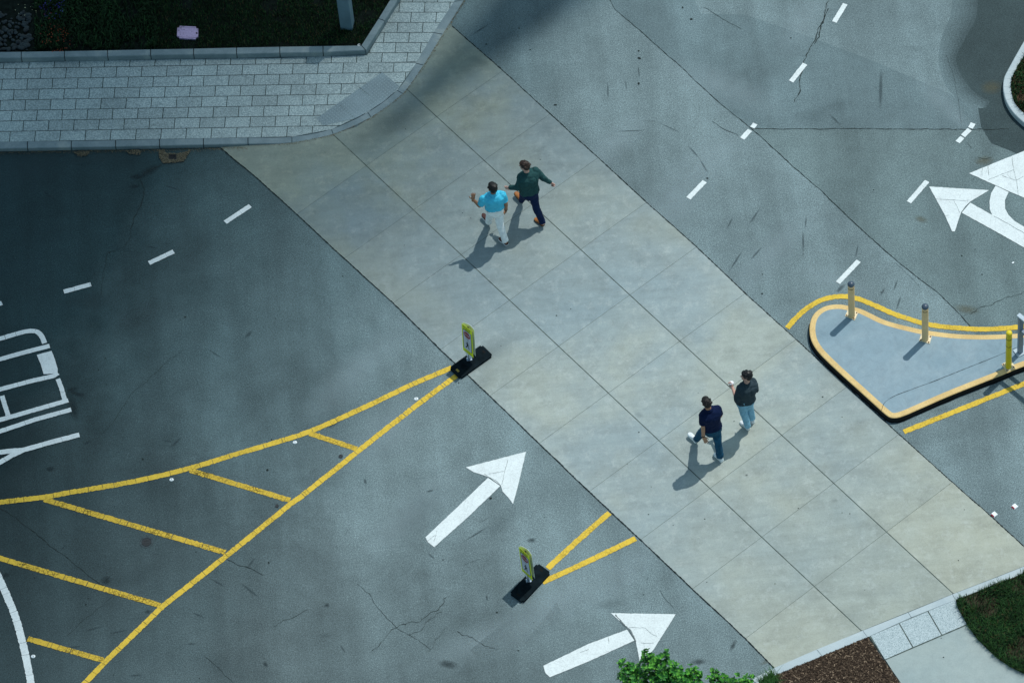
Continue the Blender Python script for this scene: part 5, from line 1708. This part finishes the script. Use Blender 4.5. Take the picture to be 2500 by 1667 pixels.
# B: green sweater
B_ = make_spec(dict(head=(1280.3, 405.5, 1.68), neck=(1286.5, 421, 1.50), pel=(1292, 463.5, .97), sL=(1271.5, 434, 1.42), sR=(1306, 415.5, 1.45), eL=(1264.5, 457, 1.15), wL=(1243, 457.4, 1.03),
                    eR=(1326, 434.5, 1.23), wR=(1343.8, 446, 1.02), hL=(1284, 466.5, .91), hR=(1299.5, 462, .91), kL=(1277.5, 473, .52), aL=(1274, 489.5, .12), kR=(1309, 508.5, .50), aR=(1326, 545, .12),
                    heelL=(1275, 494.5, .03), toeL=(1257.5, 469.5, .10), heelR=(1327.8, 551.5, .012), toeR=(1305.5, 534.5, .012)),
               skin=M_skin_b, hairmat=plain('brown_hair', (0.026, 0.014, 0.009, 1), 0.5, 0.3, var=0.3, scale=60), topmat=fabric('green_sweater', (0.022, 0.068, 0.070, 1), .9, .12, .18), legmat=fabric('navy_trousers', (0.006, 0.017, 0.060, 1)),
               shoemat=plain('tan_leather', (0.33, 0.115, 0.025, 1), 0.4, 0.4), solemat=plain('dark_sole', (0.05, 0.022, 0.012, 1), 0.7), sleeve=1.96, hem_at=-.04, hemw=.96, hem=.062, bulk=1.06,
               face=-IX * 1.0 + IY * .35, handL=(-IX * .8 + IY * .1 - UP * .55, -UP * .3 + IY * .9, 1, 1.6), handR=(IX * .55 - UP * .75 + IY * .05, -IX * .3 - IY * .6, -1, 1.7), disp=.012)
person('man in a dark green sweater, navy trousers and tan leather shoes', 'person', B_)
# C: navy polo and blue jeans
C_ = make_spec(dict(head=(1724.6, 982.5, 1.68), neck=(1731.5, 1000.5, 1.50), pel=(1738, 1042, .96), sL=(1715.5, 1014.5, 1.42), sR=(1750.5, 997, 1.43), eL=(1716.3, 1042, 1.16), wL=(1717.2, 1066, .90),
                    eR=(1758.5, 1014, 1.17), wR=(1744, 1006, 1.06), hL=(1730, 1044, .91), hR=(1746, 1039, .91), kL=(1712, 1056, .52), aL=(1700, 1072, .13), kR=(1753.5, 1083, .50), aR=(1758.5, 1115.5, .12),
                    heelL=(1701, 1080, .02), toeL=(1680.5, 1057, .09), heelR=(1763.8, 1127, .012), toeR=(1744.5, 1106.5, .012)),
               skin=M_skin_c, hairmat=plain('dark_hair', (0.009, 0.007, 0.006, 1), 0.5, 0.3, var=0.3, scale=60), topmat=fabric('navy_polo', (0.004, 0.011, 0.044, 1), .85, .12), legmat=fabric('blue_jeans', (0.010, 0.066, 0.125, 1), var=.3),
               shoemat=plain('white_trainer', (0.74, 0.78, 0.80, 1), 0.6), solemat=plain('white_sole_b', (0.78, 0.80, 0.80, 1), 0.6), sleeve=.74, hem_at=.04, collar=True, hem=.068, bulk=1.02, watch='L',
               face=-IX * .55 + IY, handL=(-UP * .9 + IX * .35 - IY * .15, -IY * 1.0, -1, .35), handR=(-IX * .9 - UP * .4, -UP, -1, .8))
person('man in a navy polo shirt, blue jeans and white trainers, striding', 'person', C_)
# D: charcoal jumper with coffee cup
D_ = make_spec(dict(head=(1822.0, 918, 1.66), neck=(1823.5, 935.5, 1.49), pel=(1820, 977, .96), sL=(1806.5, 947, 1.41), sR=(1839.0, 931, 1.42), eL=(1799, 975.5, 1.14), wL=(1788.5, 946, 1.19),
                    eR=(1844.5, 950, 1.16), wR=(1834, 953, .98), hL=(1811.5, 979, .91), hR=(1827, 975, .91), kL=(1817, 1012, .50), aL=(1826, 1040.5, .12), kR=(1831, 997.5, .50), aR=(1836.3, 1022, .12),
                    heelL=(1829.5, 1049, .012), toeL=(1808, 1029, .012), heelR=(1840.2, 1033.5, .012), toeR=(1821, 1012.5, .012)),
               skin=M_skin_b, hairmat=plain('jet_hair', (0.005, 0.005, 0.006, 1), 0.45, 0.3, var=0.3, scale=60), topmat=fabric('charcoal_sweater', (0.030, 0.048, 0.060, 1), .85, .15), legmat=fabric('light_jeans', (0.22, 0.43, 0.56, 1), var=.15),
               shoemat=plain('white_shoe', (0.70, 0.71, 0.72, 1), 0.6), solemat=plain('white_sole_c', (0.76, 0.77, 0.77, 1), 0.6), sleeveL=1.30, sleeveR=1.9, sleeve=1.5, hem_at=.02, hem=.064, bulk=1.0,
               face=-IX * 1.0 + IY * .12, handL=(UP * .35 + IY * .75 - IX * .25, -IX * .5 + UP * .3 + IY * .3, -1, 1.25), handR=(-UP * .9 + IY * .2, -IX, -1, .6), disp=.011)
person('man in a charcoal sweater and pale jeans holding up a paper cup', 'person', D_)
# the cup stands in his hand
def cup():
    cpos = G(1785.6, 934, 1.245)
    b = cpos - Vector((0, 0, .115))
    t = thing('coffee_cup', 'white lidded paper cup held in the raised hand of the man in charcoal', 'cup', b)
    Mw = plain('paper_white', (0.80, 0.78, 0.82, 1), 0.5, 0.3, var=0.03)
    bm = bmesh.new(); cone(bm, b, b + Vector((0, 0, .105)), .029, .041, 28); obj('paper_body', bm, Mw, t, smooth=True); sm(t)
    bm = bmesh.new(); cone(bm, b + Vector((0, 0, .103)), b + Vector((0, 0, .113)), .045, .044, 28); cone(bm, b + Vector((0, 0, .112)), b + Vector((0, 0, .122)), .038, .036, 28)
    obj('lid', bm, Mw, t, smooth=True); sm(t)
    bm = bmesh.new(); cone(bm, b + Vector((0, 0, .035)), b + Vector((0, 0, .080)), .0345, .0395, 28); obj('sleeve', bm, plain('card_brown', (0.30, 0.22, 0.16, 1), 0.8), t, smooth=True); sm(t)
cup()

# ------------------------------------------------------------------ shrubs at the bottom
M_leaf = [plain('leaf_dark', (0.016, 0.085, 0.018, 1), 0.55, 0.35, var=0.3, scale=5), plain('leaf_mid', (0.042, 0.200, 0.035, 1), 0.5, 0.35, var=0.3, scale=5), plain('leaf_bright', (0.120, 0.360, 0.045, 1), 0.5, 0.35, var=0.25, scale=5)]
M_bark = plain('bark', (0.07, 0.05, 0.035, 1), 0.9, 0.1)
def shrub(label, base_px, tips, seed, leaf=.070, per=(16, 26), group=None):
    r = random.Random(seed)
    b = G(*base_px)
    t = thing('shrub', label, 'shrub', b)
    bm = bmesh.new()
    V, Fc, mi = [], [], []
    hub = b + Vector((0, 0, .55))
    cone(bm, b, hub, .05, .035, 10)
    for tp, rad in tips:
        mid = hub.lerp(tp, .45) + Vector((r.gauss(0, .05), r.gauss(0, .05), -.05))
        cone(bm, hub, mid, .018, .013, 7); cone(bm, mid, tp, .013, .006, 6)
        n_cl = max(7, int(34 * (rad / .25) ** 2))
        for k in range(n_cl):
            a = r.random() * 6.283; ph = math.acos(r.uniform(-.55, 1)); q = rad * r.uniform(.35, 1.05)
            c = tp + Vector((math.cos(a) * math.sin(ph) * q, math.sin(a) * math.sin(ph) * q, math.cos(ph) * q * 1.1))
            if k % 3 == 0: cone(bm, tp - Vector((0, 0, rad * .5)), c, .005, .003, 5)
            ax = ((c - tp).normalized() * .6 + Vector((0, 0, .9))).normalized()
            for m in range(r.randint(7, 12)):
                an = m * 2.4 + r.random() * .5
                side = ax.orthogonal().normalized(); side2 = ax.cross(side)
                d = (side * math.cos(an) + side2 * math.sin(an) + ax * r.uniform(.1, 1.2)).normalized()
                w = d.cross(ax)
                if w.length < .05: continue
                w.normalize(); nn = w.cross(d).normalized()
                l = leaf * r.uniform(.6, 1.15); ww = l * .30
                o = len(V)
                V += [c, c + d * l * .35 + w * ww * .7 + nn * .002, c + d * l * .72 + w * ww + nn * .004, c + d * l * 1.0 + nn * -.002,
                      c + d * l * .72 - w * ww + nn * .004, c + d * l * .35 - w * ww * .7 + nn * .002, c + d * l * .55 - nn * .006]
                Fc += [[o, o + 1, o + 6], [o + 1, o + 2, o + 6], [o + 2, o + 3, o + 6], [o + 3, o + 4, o + 6], [o + 4, o + 5, o + 6], [o + 5, o, o + 6]]
                g = r.choices((0, 1, 2), (2.2, 5, 3 + 4 * max(0, (c.z - tp.z) / rad)))[0]
                mi += [g] * 6
    obj('branches', bm, M_bark, t)
    o_ = obj('foliage', (V, Fc), M_leaf, t)
    o_.data.polygons.foreach_set('material_index', mi)
crb = lambda x, y: (1490 + x / 5.737, 1560 + y / 5.737)
def tip(x, y, z, rad):
    p = crb(x, y)
    return (G(p[0], p[1], z), rad)
shrub('tall leafy green shrub at the bottom edge in front of the painted arrow', (1625, 1790),
      [tip(215, 400, 1.6, .14), tip(250, 520, 1.5, .24), tip(500, 230, 2.0, .13), tip(520, 330, 1.95, .20), tip(700, 280, 1.95, .17), tip(640, 430, 1.85, .26), tip(780, 450, 1.7, .22), tip(940, 470, 1.6, .15), tip(930, 560, 1.5, .24),
       tip(1120, 480, 1.5, .16), tip(1120, 590, 1.4, .24), tip(1250, 560, 1.4, .10), tip(420, 560, 1.6, .26), tip(620, 620, 1.6, .30), tip(200, 640, 1.4, .24), tip(820, 700, 1.3, .3), tip(400, 760, 1.3, .3), tip(1050, 760, 1.1, .3), tip(600, 860, 1.2, .34)], 31)
shrub('low leafy shrub by the kerb, right of the tall shrub', (1765, 1760),
      [tip(1450, 510, 1.0, .13), tip(1480, 600, .95, .19), tip(1600, 560, .95, .14), tip(1640, 640, .9, .16), tip(1780, 590, .85, .13), tip(1920, 570, .8, .12), tip(1900, 640, .75, .15), tip(1760, 690, .7, .22), tip(1500, 720, .7, .25)], 32, leaf=.062)
grass('lily_turf', [(1860, 1668), (1880, 1648), (1892, 1655), (1895, 1700), (1840, 1705)], 900, lambda x, y: .012, .12, .24, [(M_gm, 4), (M_gl, 4)], 33, 'spiky green grass tuft spilling over the pale kerb', lean=1.3, width=.007)

# ------------------------------------------------------------------ unseen blockers added to shade the upper left: made-up cloud, stand-in spire
def cloud_blocker():  # invented sun blocker, placed so its soft shadow edge dims the left
    t = 1000 / SUN.z
    g1, g2 = G(170, 1340), G(1000, 110)
    e = (g2 - g1); e.z = 0; e.normalize()
    n = Vector((-e.y, e.x, 0))
    if n.x > 0: n = -n                      # towards the upper left
    mid = g1.lerp(g2, .5)
    rx, ry, rz = 150.0, 150.0, 38.0
    w = Vector((n.x, n.y, -(n.x * SUN.x + n.y * SUN.y) / SUN.z))
    s = math.sqrt((w.x * rx) ** 2 + (w.y * ry) ** 2 + (w.z * rz) ** 2)
    c = mid + n * s + SUN * t
    bm = bmesh.new()
    bmesh.ops.create_icosphere(bm, subdivisions=6, radius=1)
    for v in bm.verts:
        p = v.co.copy()
        h = 1 + (.16 * noise.noise(p * 3) + .1 * noise.noise(p * 7)) * max(0, p.z)
        v.co = Vector((p.x * rx * h, p.y * ry * h, p.z * rz * (1.6 * h if p.z > 0 else 1))) + c
    m = plain('blocker_white', (0.8, 0.8, 0.8, 1), 1.0, 0.0)
    o = obj('cloud_blocker', bm, m, smooth=True)
    tag(o, kind='structure')
cloud_blocker()

def tower_blocker():  # unseen stand-in, its spire shaped to cast the soft dark band
    tipg = G(925, 352)
    h = 96.0
    hd = Vector((SUN.x, SUN.y, 0)) / SUN.z
    b = tipg + hd * h
    bm = bmesh.new()
    u = Vector((math.cos(-SUN_AZ), math.sin(-SUN_AZ), 0)); v = Vector((-u.y, u.x, 0))
    def ring(z, w): return [bm.verts.new(b + u * w * i + v * w * j + Vector((0, 0, z))) for i, j in ((-1, -1), (1, -1), (1, 1), (-1, 1))]
    prof = [(0, 1.3), (h - 16, 1.3), (h - 16, 1.42), (h - 15.6, 1.42), (h - 15.5, 1.0), (h, 0.08)]
    L = [ring(z, w) for z, w in prof]
    for a, c in zip(L, L[1:]):
        for i in range(4): bm.faces.new([a[i], a[(i + 1) % 4], c[(i + 1) % 4], c[i]])
    bm.faces.new(L[0][::-1]); bm.faces.new(L[-1])
    t = tag(obj('tower_blocker', bm, plain('blocker_stone', (0.35, 0.33, 0.30, 1), 0.9), loc=b), kind='structure')
    for k in range(9):
        for q in range(4):
            d = (u, v, -u, -v)[q]; e = (v, -u, -v, u)[q]
            w = bmesh.new(); box(w, b + d * 1.31 + Vector((0, 0, 4 + k * 8)), e * .5, d * .03, Vector((0, 0, 1.0)))
            obj('blocker_window', w, M_capd, t)
tower_blocker()
